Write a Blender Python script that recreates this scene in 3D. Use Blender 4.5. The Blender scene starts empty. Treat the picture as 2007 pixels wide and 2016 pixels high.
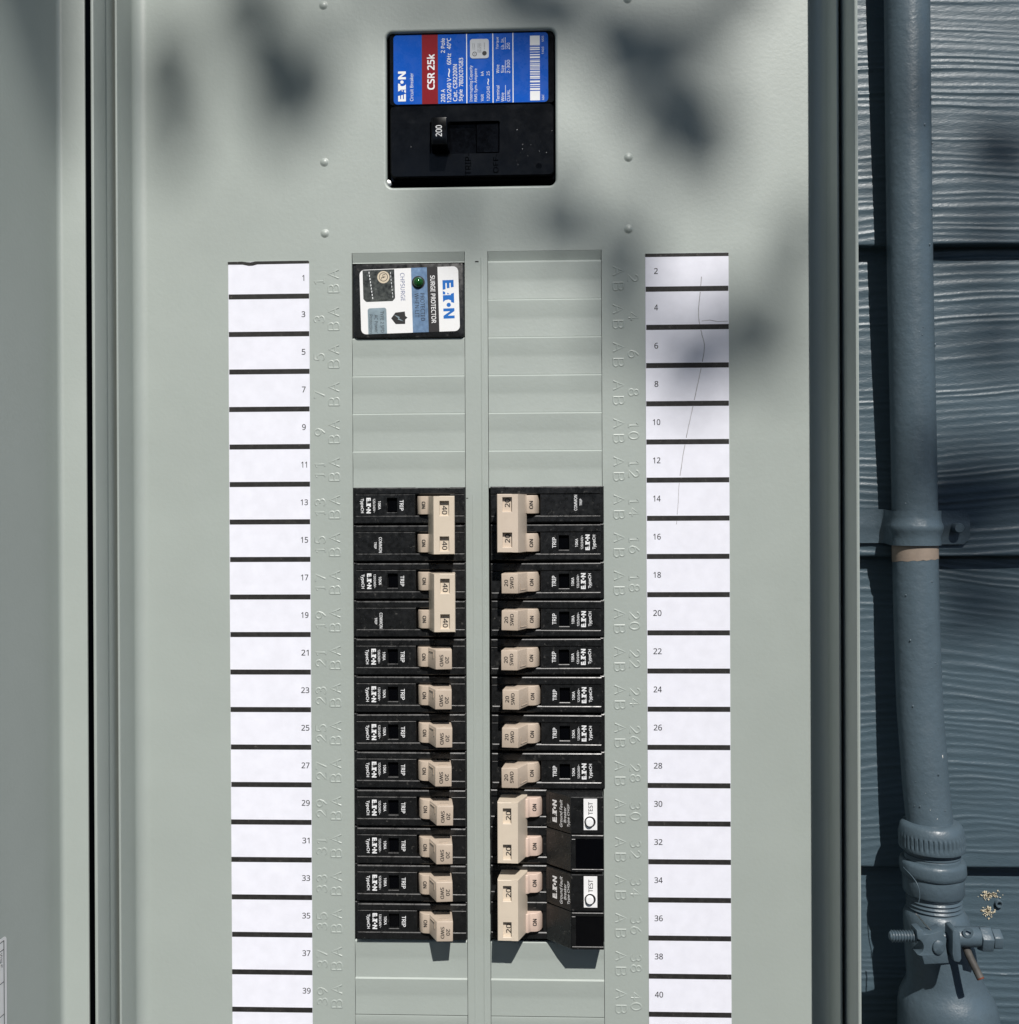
import bpy, bmesh, math, random
from mathutils import Vector, Matrix, Euler
random.seed(7)
SC = bpy.context.scene
COL = SC.collection
MM = 0.001
R = math.radians

# ------------------------------------------------------------------ camera
cam = bpy.data.objects.new('camera', bpy.data.cameras.new('camera'))
COL.objects.link(cam)
cam.data.sensor_fit = 'HORIZONTAL'
cam.data.sensor_width = 36.0
cam.data.lens = 36.0
cam.data.clip_start = 0.01
cam.data.clip_end = 500.0
_r = Vector((0.99934053, 0.0360364, -0.00445956))
_u = Vector((0.00440417, 0.00161628, 0.999989))
_f = Vector((-0.03604321, 0.99934917, -0.0014565))
_m = Matrix((_r, _u, -_f)).transposed().to_4x4()
_m.translation = Vector((0.0348, -0.5139, -0.1257))
cam.matrix_world = _m
SC.camera = cam

# ------------------------------------------------------------------ sky, sun, exposure
SUN = Vector((0.235, -1.0, 1.08))                 # towards the sun
sd = SUN.normalized()
elev = math.asin(sd.z)
azim = math.atan2(sd.x, sd.y)
W = bpy.data.worlds.new('World')
SC.world = W
W.use_nodes = True
nt = W.node_tree
bg = nt.nodes['Background']
sky = nt.nodes.new('ShaderNodeTexSky')
sky.sky_type = 'NISHITA'
sky.sun_disc = False
sky.sun_elevation = elev
sky.sun_rotation = azim
sky.ozone_density = 4.0
nt.links.new(sky.outputs[0], bg.inputs[0])
bg.inputs[1].default_value = 0.1
sl = bpy.data.lights.new('sun', 'SUN')
sl.energy = 5.0
sl.angle = R(0.53)
sl.color = (1.0, 0.965, 0.92)
so = bpy.data.objects.new('sun', sl)
COL.objects.link(so)
so.rotation_euler = (-sd).to_track_quat('-Z', 'Y').to_euler()
so.location = (1, -3, 3)
SC.view_settings.view_transform = 'Standard'
SC.view_settings.look = 'None'
SC.view_settings.exposure = -0.05
SC.view_settings.gamma = 1.0
SC.view_settings.use_curve_mapping = False
SC.cycles.max_bounces = 4
SC.cycles.diffuse_bounces = 2
SC.cycles.glossy_bounces = 3

# ------------------------------------------------------------------ materials
def mat(name, col, rough=0.5, spec=0.5, metal=0.0, var=0.0, vscale=60.0, bump=0.0, bscale=900.0, rvar=0.0,
        specks=None, speck_scale=500.0, speck_amt=0.06, bump2=0.0, b2scale=80.0, coat=0.0, stretch=None):
    m = bpy.data.materials.new(name)
    m.use_nodes = True
    n, l = m.node_tree.nodes, m.node_tree.links
    b = n['Principled BSDF']
    b.inputs['Base Color'].default_value = (*col, 1)
    b.inputs['Roughness'].default_value = rough
    b.inputs['Metallic'].default_value = metal
    b.inputs['Specular IOR Level'].default_value = spec
    b.inputs['Coat Weight'].default_value = coat
    if not (var or bump or rvar or specks or bump2):
        return m
    tc = n.new('ShaderNodeTexCoord')
    oi = n.new('ShaderNodeObjectInfo')
    mul = n.new('ShaderNodeMath'); mul.operation = 'MULTIPLY'; mul.inputs[1].default_value = 7.3
    l.new(oi.outputs['Random'], mul.inputs[0])
    ad = n.new('ShaderNodeVectorMath'); ad.operation = 'ADD'
    l.new(tc.outputs['Object'], ad.inputs[0]); l.new(mul.outputs[0], ad.inputs[1])
    src = ad.outputs[0]
    if stretch:
        ml = n.new('ShaderNodeVectorMath'); ml.operation = 'MULTIPLY'; ml.inputs[1].default_value = stretch
        l.new(src, ml.inputs[0]); src = ml.outputs[0]
    def noise(scale, detail=3.0, rgh=0.55):
        t = n.new('ShaderNodeTexNoise')
        t.inputs['Scale'].default_value = scale
        t.inputs['Detail'].default_value = detail
        t.inputs['Roughness'].default_value = rgh
        l.new(src, t.inputs['Vector'])
        return t
    colsock = None
    if var:
        t = noise(vscale, 4.0)
        rp = n.new('ShaderNodeMapRange')
        rp.inputs['From Min'].default_value = 0.3; rp.inputs['From Max'].default_value = 0.7
        rp.inputs['To Min'].default_value = 1.0 - var; rp.inputs['To Max'].default_value = 1.0 + var
        l.new(t.outputs['Fac'], rp.inputs['Value'])
        vm = n.new('ShaderNodeVectorMath'); vm.operation = 'SCALE'
        vm.inputs[0].default_value = col
        l.new(rp.outputs[0], vm.inputs['Scale'])
        colsock = vm.outputs[0]
    if specks:
        t = noise(speck_scale, 2.0, 0.7)
        rp = n.new('ShaderNodeMapRange')
        rp.inputs['From Min'].default_value = 0.64; rp.inputs['From Max'].default_value = 0.78
        rp.inputs['To Max'].default_value = speck_amt * 4
        l.new(t.outputs['Fac'], rp.inputs['Value'])
        mx = n.new('ShaderNodeMix'); mx.data_type = 'RGBA'
        mx.inputs[7].default_value = (*specks, 1)
        l.new(rp.outputs[0], mx.inputs[0])
        if colsock: l.new(colsock, mx.inputs[6])
        else: mx.inputs[6].default_value = (*col, 1)
        colsock = mx.outputs[2]
    if colsock: l.new(colsock, b.inputs['Base Color'])
    if rvar:
        t = noise(vscale * 2.7, 5.0, 0.65)
        rp = n.new('ShaderNodeMapRange')
        rp.inputs['From Min'].default_value = 0.3; rp.inputs['From Max'].default_value = 0.7
        rp.inputs['To Min'].default_value = max(0.03, rough - rvar); rp.inputs['To Max'].default_value = rough + rvar
        l.new(t.outputs['Fac'], rp.inputs['Value']); l.new(rp.outputs[0], b.inputs['Roughness'])
    prev = None
    for s, d in ((bscale, bump), (b2scale, bump2)):
        if d:
            t = noise(s, 2.0)
            bp = n.new('ShaderNodeBump')
            bp.inputs['Strength'].default_value = 1.0
            bp.inputs['Distance'].default_value = d * MM
            l.new(t.outputs['Fac'], bp.inputs['Height'])
            if prev: l.new(prev, bp.inputs['Normal'])
            prev = bp.outputs[0]
    if prev: l.new(prev, b.inputs['Normal'])
    return m

M = {}
M['paint'] = mat('grey enamel', (0.352, 0.392, 0.365), 0.47, 0.8, var=0.03, vscale=18, bump=0.06, bscale=520, rvar=0.06,
                 specks=(0.20, 0.20, 0.18), speck_scale=260, speck_amt=0.012)
M['bump_paint'] = M['paint']
M['black'] = mat('black moulded plastic', (0.008, 0.0085, 0.009), 0.32, 0.55, var=0.25, vscale=150, bump=0.012, bscale=2500, rvar=0.12,
                 specks=(0.30, 0.29, 0.27), speck_scale=420, speck_amt=0.05)
M['gloss'] = mat('glossy black plastic', (0.002, 0.0022, 0.003), 0.10, 0.3, rvar=0.06, vscale=120)
M['mainblack'] = mat('dusty black plastic', (0.003, 0.0035, 0.0045), 0.19, 0.26, var=0.3, vscale=60, rvar=0.06, bump=0.004, bscale=1500,
                     specks=(0.16, 0.17, 0.18), speck_scale=160, speck_amt=0.006)
M['tan'] = mat('tan handle plastic', (0.49, 0.405, 0.325), 0.42, 0.45, var=0.05, vscale=120, bump=0.01, bscale=2000, rvar=0.08,
               specks=(0.30, 0.20, 0.15), speck_scale=260, speck_amt=0.03)
M['cream'] = mat('cream handle plastic', (0.62, 0.535, 0.43), 0.40, 0.45, var=0.035, vscale=90, bump=0.008, bscale=2000, rvar=0.06,
                 specks=(0.35, 0.25, 0.2), speck_scale=260, speck_amt=0.02)
M['pink'] = mat('pinkish handle plastic', (0.60, 0.465, 0.39), 0.42, 0.45, var=0.05, vscale=120, rvar=0.06,
                specks=(0.35, 0.16, 0.13), speck_scale=200, speck_amt=0.05)
M['whiteprint'] = mat('white ink', (0.78, 0.79, 0.80), 0.6)
M['greyprint'] = mat('worn white ink', (0.42, 0.42, 0.41), 0.6)
M['ink'] = mat('black ink', (0.012, 0.011, 0.012), 0.6)
M['paper'] = mat('white paper', (0.78, 0.785, 0.86), 0.75, 0.2, var=0.035, vscale=160, bump=0.03, bscale=300)
M['tape'] = mat('black printed bar', (0.022, 0.021, 0.020), 0.6, 0.3, var=0.35, vscale=400, specks=(0.25, 0.23, 0.2), speck_scale=500, speck_amt=0.06)
M['labelwhite'] = mat('white label film', (0.82, 0.82, 0.82), 0.35)
M['blue'] = mat('blue label film', (0.003, 0.085, 0.46), 0.28, 0.3, var=0.06, vscale=60, rvar=0.08)
M['eatonblue'] = mat('blue ink', (0.008, 0.135, 0.48), 0.4)
M['red'] = mat('dark red label film', (0.22, 0.006, 0.012), 0.30, 0.3, var=0.05, vscale=60)
M['silver'] = mat('silver blue foil', (0.20, 0.31, 0.47), 0.38, 0.5, metal=0.55, var=0.18, vscale=220, rvar=0.1)
M['silver2'] = mat('silver foil', (0.30, 0.38, 0.42), 0.42, 0.5, metal=0.5, var=0.15, vscale=220, rvar=0.1)
M['holo'] = mat('smoky certification foil', (0.075, 0.078, 0.068), 0.22, 0.5, metal=0.3, var=0.7, vscale=500, specks=(0.4, 0.45, 0.42), speck_scale=420, speck_amt=0.16)
M['creamink'] = mat('cream ink', (0.62, 0.53, 0.40), 0.5)
M['darkblueink'] = mat('dark blue ink', (0.03, 0.06, 0.22), 0.5)
M['led'] = mat('dark green lens', (0.008, 0.07, 0.012), 0.08, 0.6)
M['greysticker'] = mat('silver grey sticker', (0.42, 0.44, 0.46), 0.4, 0.5, metal=0.3)
M['steel'] = mat('zinc steel', (0.55, 0.55, 0.53), 0.3, 0.5, metal=1.0, var=0.1, vscale=300)
M['siding'] = mat('slate blue siding paint', (0.058, 0.090, 0.112), 0.42, 0.5, var=0.07, vscale=60, bump=0.16, bscale=600, rvar=0.08,
                  stretch=(0.35, 1, 1), bump2=0.10, b2scale=1500)
M['pipe'] = mat('slate blue conduit paint', (0.070, 0.101, 0.124), 0.40, 0.5, var=0.07, vscale=60, bump=0.30, bscale=230, rvar=0.08, bump2=0.09, b2scale=900)
M['bare'] = mat('bare weathered conduit', (0.25, 0.20, 0.16), 0.55, 0.4, var=0.12, vscale=140, bump=0.05, bscale=700)
M['gold'] = mat('flaked pale undercoat', (0.62, 0.55, 0.40), 0.6, 0.3, var=0.2, vscale=400)
M['chipwhite'] = mat('white chip', (0.8, 0.78, 0.72), 0.5)
M['copper'] = mat('weathered copper', (0.07, 0.066, 0.06), 0.6, 0.4, metal=0.0, var=0.3, vscale=200)
M['coppercut'] = mat('cut copper', (0.20, 0.06, 0.035), 0.5, 0.5, metal=0.3)
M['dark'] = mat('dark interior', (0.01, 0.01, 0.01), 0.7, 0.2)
M['ground'] = mat('dark soil', (0.075, 0.07, 0.055), 0.9, 0.2, var=0.25, vscale=6, bump=20, bscale=30)
M['bark'] = mat('brown bark', (0.10, 0.07, 0.05), 0.85, 0.2, var=0.3, vscale=20, bump=4, bscale=60)
M['leaf'] = mat('green leaf', (0.040, 0.072, 0.025), 0.5, 0.4, var=0.25, vscale=5)

# ------------------------------------------------------------------ mesh helpers (coordinates in mm: x right, z up, h out of the wall)
class MB:
    def __init__(s): s.bm = bmesh.new()
    def v(s, x, z, h): return s.bm.verts.new((x, -h, z))
    def face(s, vs):
        try: return s.bm.faces.new(vs)
        except ValueError: return None
    def quadlist(s, pts, faces):
        vs = [s.v(*p) for p in pts]
        for f in faces: s.face([vs[i] for i in f])
        return s
    def box(s, x0, x1, z0, z1, h0, h1, bev=0.25, sides='lrbt', bd=None):
        """block whose front edges named in `sides` are chamfered, bev wide and bd deep"""
        b = lambda c: bev if c in sides else 0.0
        a0, a1, c0, c1 = x0 + b('l'), x1 - b('r'), z0 + b('b'), z1 - b('t')
        hb = h1 - (bev if bd is None else bd)
        lo = [(x0, z0), (x1, z0), (x1, z1), (x0, z1)]
        pts = [(x, z, h0) for x, z in lo] + [(x, z, hb) for x, z in lo] + [(a0, c0, h1), (a1, c0, h1), (a1, c1, h1), (a0, c1, h1)]
        fs = [(3, 2, 1, 0)]
        for i in range(4):
            j = (i + 1) % 4
            fs.append((i, j, 4 + j, 4 + i)); fs.append((4 + i, 4 + j, 8 + j, 8 + i))
        fs.append((8, 9, 10, 11))
        return s.quadlist(pts, fs)
    def hexa(s, lo, hi):
        """lo/hi: (x0,x1,z0,z1,h)"""
        q = lambda t: [(t[0], t[2], t[4]), (t[1], t[2], t[4]), (t[1], t[3], t[4]), (t[0], t[3], t[4])]
        return s.quadlist(q(lo) + q(hi), [(3, 2, 1, 0), (0, 1, 5, 4), (1, 2, 6, 5), (2, 3, 7, 6), (3, 0, 4, 7), (4, 5, 6, 7)])
    def sub(s, bm2, bev=0.0, seg=2, ang=0.35, xf=None):
        bmesh.ops.recalc_face_normals(bm2, faces=bm2.faces[:])
        if bev:
            es = [e for e in bm2.edges if len(e.link_faces) == 2 and e.calc_face_angle(0) > ang]
            bmesh.ops.bevel(bm2, geom=es, offset=bev, segments=seg, affect='EDGES', clamp_overlap=True, profile=0.5)
        if xf: bmesh.ops.transform(bm2, matrix=xf, verts=bm2.verts[:])
        me = bpy.data.meshes.new('tmp'); bm2.to_mesh(me); bm2.free()
        s.bm.from_mesh(me); bpy.data.meshes.remove(me)
        return s
    def prism_xh(s, poly, z0, z1, bev=0.0, seg=2):
        """polygon in (x,h) extruded along z"""
        m = MB(); n = len(poly)
        a = [m.v(x, z0, h) for x, h in poly]; b = [m.v(x, z1, h) for x, h in poly]
        m.face(a[::-1]); m.face(b)
        for i in range(n): m.face([a[i], a[(i + 1) % n], b[(i + 1) % n], b[i]])
        return s.sub(m.bm, bev, seg)
    def prism_xz(s, poly, h0, h1, bev=0.0, seg=2):
        m = MB(); n = len(poly)
        a = [m.v(x, z, h0) for x, z in poly]; b = [m.v(x, z, h1) for x, z in poly]
        m.face(a[::-1]); m.face(b)
        for i in range(n): m.face([a[i], a[(i + 1) % n], b[(i + 1) % n], b[i]])
        return s.sub(m.bm, bev, seg)
    def sheet(s, poly, h):
        s.face([s.v(x, z, h) for x, z in poly]); return s
    def rrect(s, x0, x1, z0, z1, r, h, h0=None, bev=0.0):
        p = rr(x0, x1, z0, z1, r)
        return s.sheet(p, h) if h0 is None else s.prism_xz(p, h0, h, bev)
    def disc(s, x, z, r, h, n=24, r0=0.0):
        o = [s.v(x + r * math.cos(2 * math.pi * i / n), z + r * math.sin(2 * math.pi * i / n), h) for i in range(n)]
        if r0 <= 0: s.face(o)
        else:
            q = [s.v(x + r0 * math.cos(2 * math.pi * i / n), z + r0 * math.sin(2 * math.pi * i / n), h) for i in range(n)]
            for i in range(n): s.face([o[i], o[(i + 1) % n], q[(i + 1) % n], q[i]])
        return s
    def lathe(s, prof, cx, cz, n=24):
        """prof [(r,h)] about an axis square to the wall"""
        rings = []
        for r, h in prof:
            if r < 1e-4: rings.append([s.v(cx, cz, h)])
            else: rings.append([s.v(cx + r * math.cos(2 * math.pi * i / n), cz + r * math.sin(2 * math.pi * i / n), h) for i in range(n)])
        for a, b in zip(rings, rings[1:]):
            for i in range(n):
                j = (i + 1) % n
                if len(a) == 1: s.face([a[0], b[i], b[j]])
                elif len(b) == 1: s.face([a[i], a[j], b[0]])
                else: s.face([a[i], a[j], b[j], b[i]])
        return s
    def tube(s, path, rad, n=24, cap=True):
        """path of Vector (x, y, z) in mm (y into the wall); rad number or list"""
        path = [Vector(p) for p in path]
        up = None; rings = []
        for i, p in enumerate(path):
            t = (path[min(i + 1, len(path) - 1)] - path[max(i - 1, 0)]).normalized()
            if up is None:
                up = Vector((0, -1, 0)) if abs(t.y) < 0.9 else Vector((1, 0, 0))
            a = (up - t * up.dot(t)).normalized(); b = t.cross(a); up = a
            r = rad[i] if isinstance(rad, (list, tuple)) else rad
            rings.append([s.bm.verts.new(p + (a * math.cos(2 * math.pi * k / n) + b * math.sin(2 * math.pi * k / n)) * r) for k in range(n)])
        for A, B in zip(rings, rings[1:]):
            for k in range(n): s.face([A[k], A[(k + 1) % n], B[(k + 1) % n], B[k]])
        if cap: s.face(rings[0][::-1]); s.face(rings[-1])
        return s
    def text(s, body, cx, cz, w, ht, h, rot=0, bold=0.0, hf=None, slant=0.0):
        """flat print: text fitted in a w x ht box centred at cx,cz and turned by rot degrees"""
        vs, fs = glyphs(body)
        c, d = math.cos(R(rot)), math.sin(R(rot))
        sh = [(0, 0)] if bold <= 0 else [(-bold, -bold), (bold, -bold), (-bold, bold), (bold, bold)]
        for n_, (sx, sy) in enumerate(sh):
            out = []
            for x, y in vs:
                X, Y = x * w * (1 - 2 * bold * ht / w) + sx * ht, y * ht * (1 - 2 * bold) + sy * ht
                X += slant * Y
                px, pz = cx + X * c - Y * d, cz + X * d + Y * c
                out.append(s.v(px, pz, (hf(px) if hf else h) + 0.006 * n_))
            for f in fs: s.face([out[i] for i in f])
        return s
    def logo(s, cx, cz, w, ht, h, rot=0, hf=None):
        """block letters E A T, a dot and N"""
        c, d = math.cos(R(rot)), math.sin(R(rot))
        def P(pts):
            o = []
            for x, y in pts:
                X, Y = (x - 0.5) * w, (y - 0.5) * ht
                px, pz = cx + X * c - Y * d, cz + X * d + Y * c
                o.append(s.v(px, pz, hf(px) if hf else h))
            s.face(o)
        P([(0, 0), (0.25, 0), (0.235, 0.26), (0.075, 0.26), (0.075, 0.38), (0, 0.38)])
        P([(0, 0.38), (0.215, 0.38), (0.205, 0.62), (0, 0.62)])
        P([(0, 0.62), (0.075, 0.62), (0.075, 0.74), (0.195, 0.74), (0.185, 1), (0, 1)])
        P([(0.275, 0), (0.37, 0), (0.37, 0.22), (0.312, 0.22)])
        P([(0.322, 0.40), (0.368, 0.40), (0.368, 0.62)])
        P([(0.335, 1.0), (0.60, 1.0), (0.575, 0.72), (0.36, 0.72)])
        P([(0.39, 0.72), (0.53, 0.72), (0.505, 0.5), (0.52, 0.2), (0.57, 0.0), (0.39, 0.0)])
        P([(0.645 + 0.056 * math.cos(t * math.pi / 8), 0.5 + 0.056 * (w / ht) * math.sin(t * math.pi / 8)) for t in range(16)])
        P([(0.735, 0), (0.81, 0), (0.81, 1.0), (0.735, 1.0)])
        P([(0.81, 0.62), (0.925, 0.0), (0.925, 0.38), (0.81, 1.0)])
        P([(0.925, 0), (1.0, 0), (1.0, 1.0), (0.925, 1.0)])
        return s
    def ridge(s, pts, wd, ht, h=0.0, hf=None):
        """a rounded ridge along a polyline in (x,z)"""
        prof = [(-1, 0), (-0.55, 0.75), (0, 1), (0.55, 0.75), (1, 0)]
        pts = [Vector(p) for p in pts]; prev = None
        for i, p in enumerate(pts):
            t = (pts[min(i + 1, len(pts) - 1)] - pts[max(i - 1, 0)]).normalized()
            nrm = Vector((-t.y, t.x))
            k = 0.0 if i in (0, len(pts) - 1) and False else 1.0
            ring = [s.v(*(p + nrm * a * wd), h + b * ht * k) for a, b in prof]
            if prev:
                for j in range(4): s.face([prev[j], prev[j + 1], ring[j + 1], ring[j]])
            prev = ring
        return s
    def done(s, name, m, parent=None, smooth=None, loc=None, off=(0, 0, 0)):
        bmesh.ops.recalc_face_normals(s.bm, faces=s.bm.faces[:])
        bmesh.ops.transform(s.bm, matrix=Matrix.Diagonal((MM, MM, MM, 1)) @ Matrix.Translation(Vector((-off[0], -off[1], -off[2]))), verts=s.bm.verts[:])
        me = bpy.data.meshes.new(name); s.bm.to_mesh(me); s.bm.free()
        if m: me.materials.append(M[m])
        if smooth is not None:
            for p in me.polygons: p.use_smooth = True
            me.set_sharp_from_angle(angle=R(smooth))
        o = bpy.data.objects.new(name, me); COL.objects.link(o)
        if parent: o.parent = parent
        if loc: o.location = Vector(loc) * MM
        return o

_g = {}
try:                                   # a font that ships inside Blender; falls back to the built-in one
    import os
    FONT = bpy.data.fonts.load(os.path.join(bpy.utils.resource_path('LOCAL'), 'datafiles', 'fonts', 'NotoSansHebrew-Regular.woff2'))
except Exception:
    FONT = None
def glyphs(body, bold=0.0):
    k = (body, bold)
    if k in _g: return _g[k]
    cu = bpy.data.curves.new('t', 'FONT'); cu.body = body; cu.size = 1.0; cu.resolution_u = 3; cu.offset = bold
    cu.fill_mode = 'FRONT'
    if FONT: cu.font = FONT
    ob = bpy.data.objects.new('t', cu)
    me = bpy.data.meshes.new_from_object(ob)
    xs = [v.co.x for v in me.vertices]; ys = [v.co.y for v in me.vertices]
    x0, x1, y0, y1 = min(xs), max(xs), min(ys), max(ys)
    vs = [((v.co.x - (x0 + x1) / 2) / (x1 - x0), (v.co.y - (y0 + y1) / 2) / (y1 - y0)) for v in me.vertices]
    fs = [tuple(p.vertices) for p in me.polygons]
    bpy.data.objects.remove(ob); bpy.data.curves.remove(cu); bpy.data.meshes.remove(me)
    _g[k] = (vs, fs)
    return _g[k]

def rr(x0, x1, z0, z1, r, n=6):
    p = []
    for cx, cz, a in ((x1 - r, z1 - r, 0), (x0 + r, z1 - r, 90), (x0 + r, z0 + r, 180), (x1 - r, z0 + r, 270)):
        for i in range(n + 1):
            t = R(a + 90 * i / n)
            p.append((cx + r * math.cos(t), cz + r * math.sin(t)))
    return p

def tag(o, label=None, cat=None, group=None, kind=None):
    if label: o['label'] = label
    if cat: o['category'] = cat
    if group: o['group'] = group
    if kind: o['kind'] = kind
    return o
def empty(name, loc, rot=0.0):
    o = bpy.data.objects.new(name, None); COL.objects.link(o)
    o.empty_display_size = 0.02
    o.location = Vector(loc) * MM; o.rotation_euler = (0, R(rot), 0)
    return o
def copy_tree(o, parent=None):
    c = o.copy(); COL.objects.link(c); c.parent = parent
    for ch in list(o.children): copy_tree(ch, c)
    return c

def bez(pts, n=4):
    out = []
    for i in range(len(pts) - 1):
        p0, p1, p2, p3 = (Vector(pts[max(i - 1, 0)]), Vector(pts[i]), Vector(pts[i + 1]), Vector(pts[min(i + 2, len(pts) - 1)]))
        for k in range(n):
            t = k / n
            out.append(0.5 * ((2 * p1) + (p2 - p0) * t + (2 * p0 - 5 * p1 + 4 * p2 - p3) * t * t + (3 * p1 - p0 - 3 * p2 + p3) * t ** 3))
    out.append(Vector(pts[-1])); return out

P19 = 19.05
# ------------------------------------------------------------------ ground and house wall
g = MB(); g.quadlist([(-60000, -1450, 60000), (60000, -1450, 60000), (60000, -1450, -60000), (-60000, -1450, -60000)], [(0, 1, 2, 3)])
tag(g.done('ground', 'ground'), kind='structure')

wall = empty('house_wall', (0, 80, -1450))
tag(wall, 'slate blue lap siding wall behind the grey panel and the conduit', 'wall')
LAP = 175.6
def board(zb, seed):
    rnd = random.Random(seed)
    xs = []
    x = -900.0
    while x < 1300:
        xs.append(x)
        x += 1.6 if 176 <= x < 306 else (15 if 130 < x < 380 else 60)
    top = LAP + 25
    zs = [i * 0.5 for i in range(int(top / 0.5) + 1)]
    # growth ring lines
    rings = []; z = rnd.uniform(0, 4)
    while z < top:
        rings.append(z); z += rnd.choice([2.8, 3.2, 3.4, 3.8, 4.2, 4.6, 5.2, 6.5]) * rnd.uniform(0.85, 1.15)
    w = [(rnd.uniform(0.6, 2.2), rnd.uniform(0.008, 0.035), rnd.uniform(0, 6.3), rnd.uniform(0.004, 0.02)) for _ in range(4)]
    w2 = [(rnd.uniform(0.15, 0.4), rnd.uniform(0.05, 0.16), rnd.uniform(0, 6.3), rnd.uniform(0.02, 0.1)) for _ in range(3)]
    amps = [rnd.uniform(0.35, 1.0) for _ in rings]
    ev = [(rnd.uniform(0.03, 0.09), rnd.uniform(0, 6.3)) for _ in range(2)]; eh_ = [(rnd.uniform(0.02, 0.07), rnd.uniform(0, 6.3), rnd.uniform(0.02, 0.2)) for _ in range(2)]
    import bisect
    m = MB(); grid = []
    for z in zs:
        row = []
        for x in xs:
            zz = z
            for a, f, p, q in w: zz += a * math.sin(x * f + p + z * q)
            for a, f, p, q in w2: zz += a * math.sin(x * f + p + z * q * 3)
            k = bisect.bisect_right(rings, zz)
            lo = rings[k - 1] if k > 0 else rings[0] - 5
            hi = rings[k] if k < len(rings) else rings[-1] + 5
            t = (zz - lo) / max(hi - lo, 0.01)
            t = min(max(t, 0), 1)
            am = amps[k - 1] if 0 < k <= len(amps) else 0.6
            am *= 0.62 + 0.22 * math.sin(z * ev[0][0] + ev[0][1]) + 0.16 * math.sin(z * ev[1][0] * 2 + ev[1][1]) + 0.16 * math.sin(x * eh_[0][0] + eh_[0][1] + k * 1.7) + 0.12 * math.sin(x * eh_[1][0] * 2 + eh_[1][1] + k * 2.9)
            am = max(am, 0.08)
            # gentle rise from the ring, sharp fall on its upper side
            d = am * 0.62 * (0.5 - 0.5 * math.cos(6.2832 * t ** 1.25)) ** 1.2
            edge = min(1.0, z / 1.2)
            d -= (1 - edge) ** 2 * 0.8
            y = 69 + 8 * z / LAP - d
            row.append(m.bm.verts.new((x, y, zb + z)))
        grid.append(row)
    for i in range(len(zs) - 1):
        for j in range(len(xs) - 1):
            m.face([grid[i][j], grid[i][j + 1], grid[i + 1][j + 1], grid[i + 1][j]])
    back = [m.bm.verts.new((x, 69 + 9.5, zb)) for x in xs]
    for j in range(len(xs) - 1): m.face([back[j], back[j + 1], grid[0][j + 1], grid[0][j]])
    o = m.done('siding_board', 'siding', wall, smooth=40, off=(0, 80, -1450))
    return o
for i, zb in enumerate((198.7, 23.1, -152.6, -328.2, -503.8)):
    board(zb, 31 + i)
# plain boards further up and down the wall
for zb in [374.3 + LAP * i for i in range(10)] + [-679.4 - LAP * i for i in range(5)]:
    m = MB()
    m.quadlist([(-900, zb, -69), (1300, zb, -69), (1300, zb + LAP + 25, -78), (-900, zb + LAP + 25, -78), (-900, zb, -79), (1300, zb, -79)],
               [(0, 1, 2, 3), (4, 5, 1, 0)])
    m.done('siding_board', 'siding', wall, off=(0, 80, -1450))
m = MB(); m.box(-900, 1300, -1450, 2150, -140, -82, 0)
m.done('sheathing', 'dark', wall, off=(0, 80, -1450))

# flaked paint and a screw hole in the lowest board in view
def blob(m, cx, cz, n, spread, size, h, rnd):
    for _ in range(n):
        x, z = cx + rnd.gauss(0, spread[0]), cz + rnd.gauss(0, spread[1])
        k = rnd.randint(5, 8); s = rnd.uniform(size[0], size[1])
        m.sheet([(x + s * rnd.uniform(0.5, 1.2) * math.cos(6.283 * i / k), z + s * rnd.uniform(0.5, 1.3) * math.sin(6.283 * i / k)) for i in range(k)], h)
rnd = random.Random(5)
for cx, cz, n in ((286.3, -345.9, 70), (284.8, -355.2, 60)):
    m = MB()
    h = -(69 + 8 * (cz + 328.2 + LAP) / LAP) + 0.75
    blob(m, cx, cz, n, (2.6, 1.1) if cz > -350 else (1.6, 1.7), (0.2, 0.75), h, rnd)
    o = m.done('paint_flake', 'gold', wall, off=(0, 80, -1450)); o['kind'] = 'stuff'
scr = empty('wall_anchor', (291.0, 76, -350.6))
tag(scr, 'small hollow screw anchor stuck in the siding among flaked paint', 'anchor')
m = MB(); m.lathe([(1.0, -6), (1.0, 1.6), (1.4, 2.2), (2.0, 2.2), (2.3, 1.6), (2.3, -5)], 0, 0, 18); m.done('rim', 'pipe', scr, smooth=50)
m = MB(); m.disc(0, 0, 1.1, -2.0, 16); m.done('bore', 'dark', scr)

# ------------------------------------------------------------------ electrical panel: box, dead front, door
panel = empty('electrical_panel', (0, 69, -640))
tag(panel, 'grey painted steel breaker panel with its door swung open at left', 'electrical panel')
PO = (0, 69, -640)
ZT, ZB = 235.0, -630.0
def wall_strip(m, prof, mirror):
    """prof [(x,h)] swept along z"""
    s = -1 if mirror else 1
    a = [m.v(s * x, ZB, h) for x, h in prof]; b = [m.v(s * x, ZT, h) for x, h in prof]
    for i in range(len(prof) - 1): m.face([a[i], a[i + 1], b[i + 1], b[i]])
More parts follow.
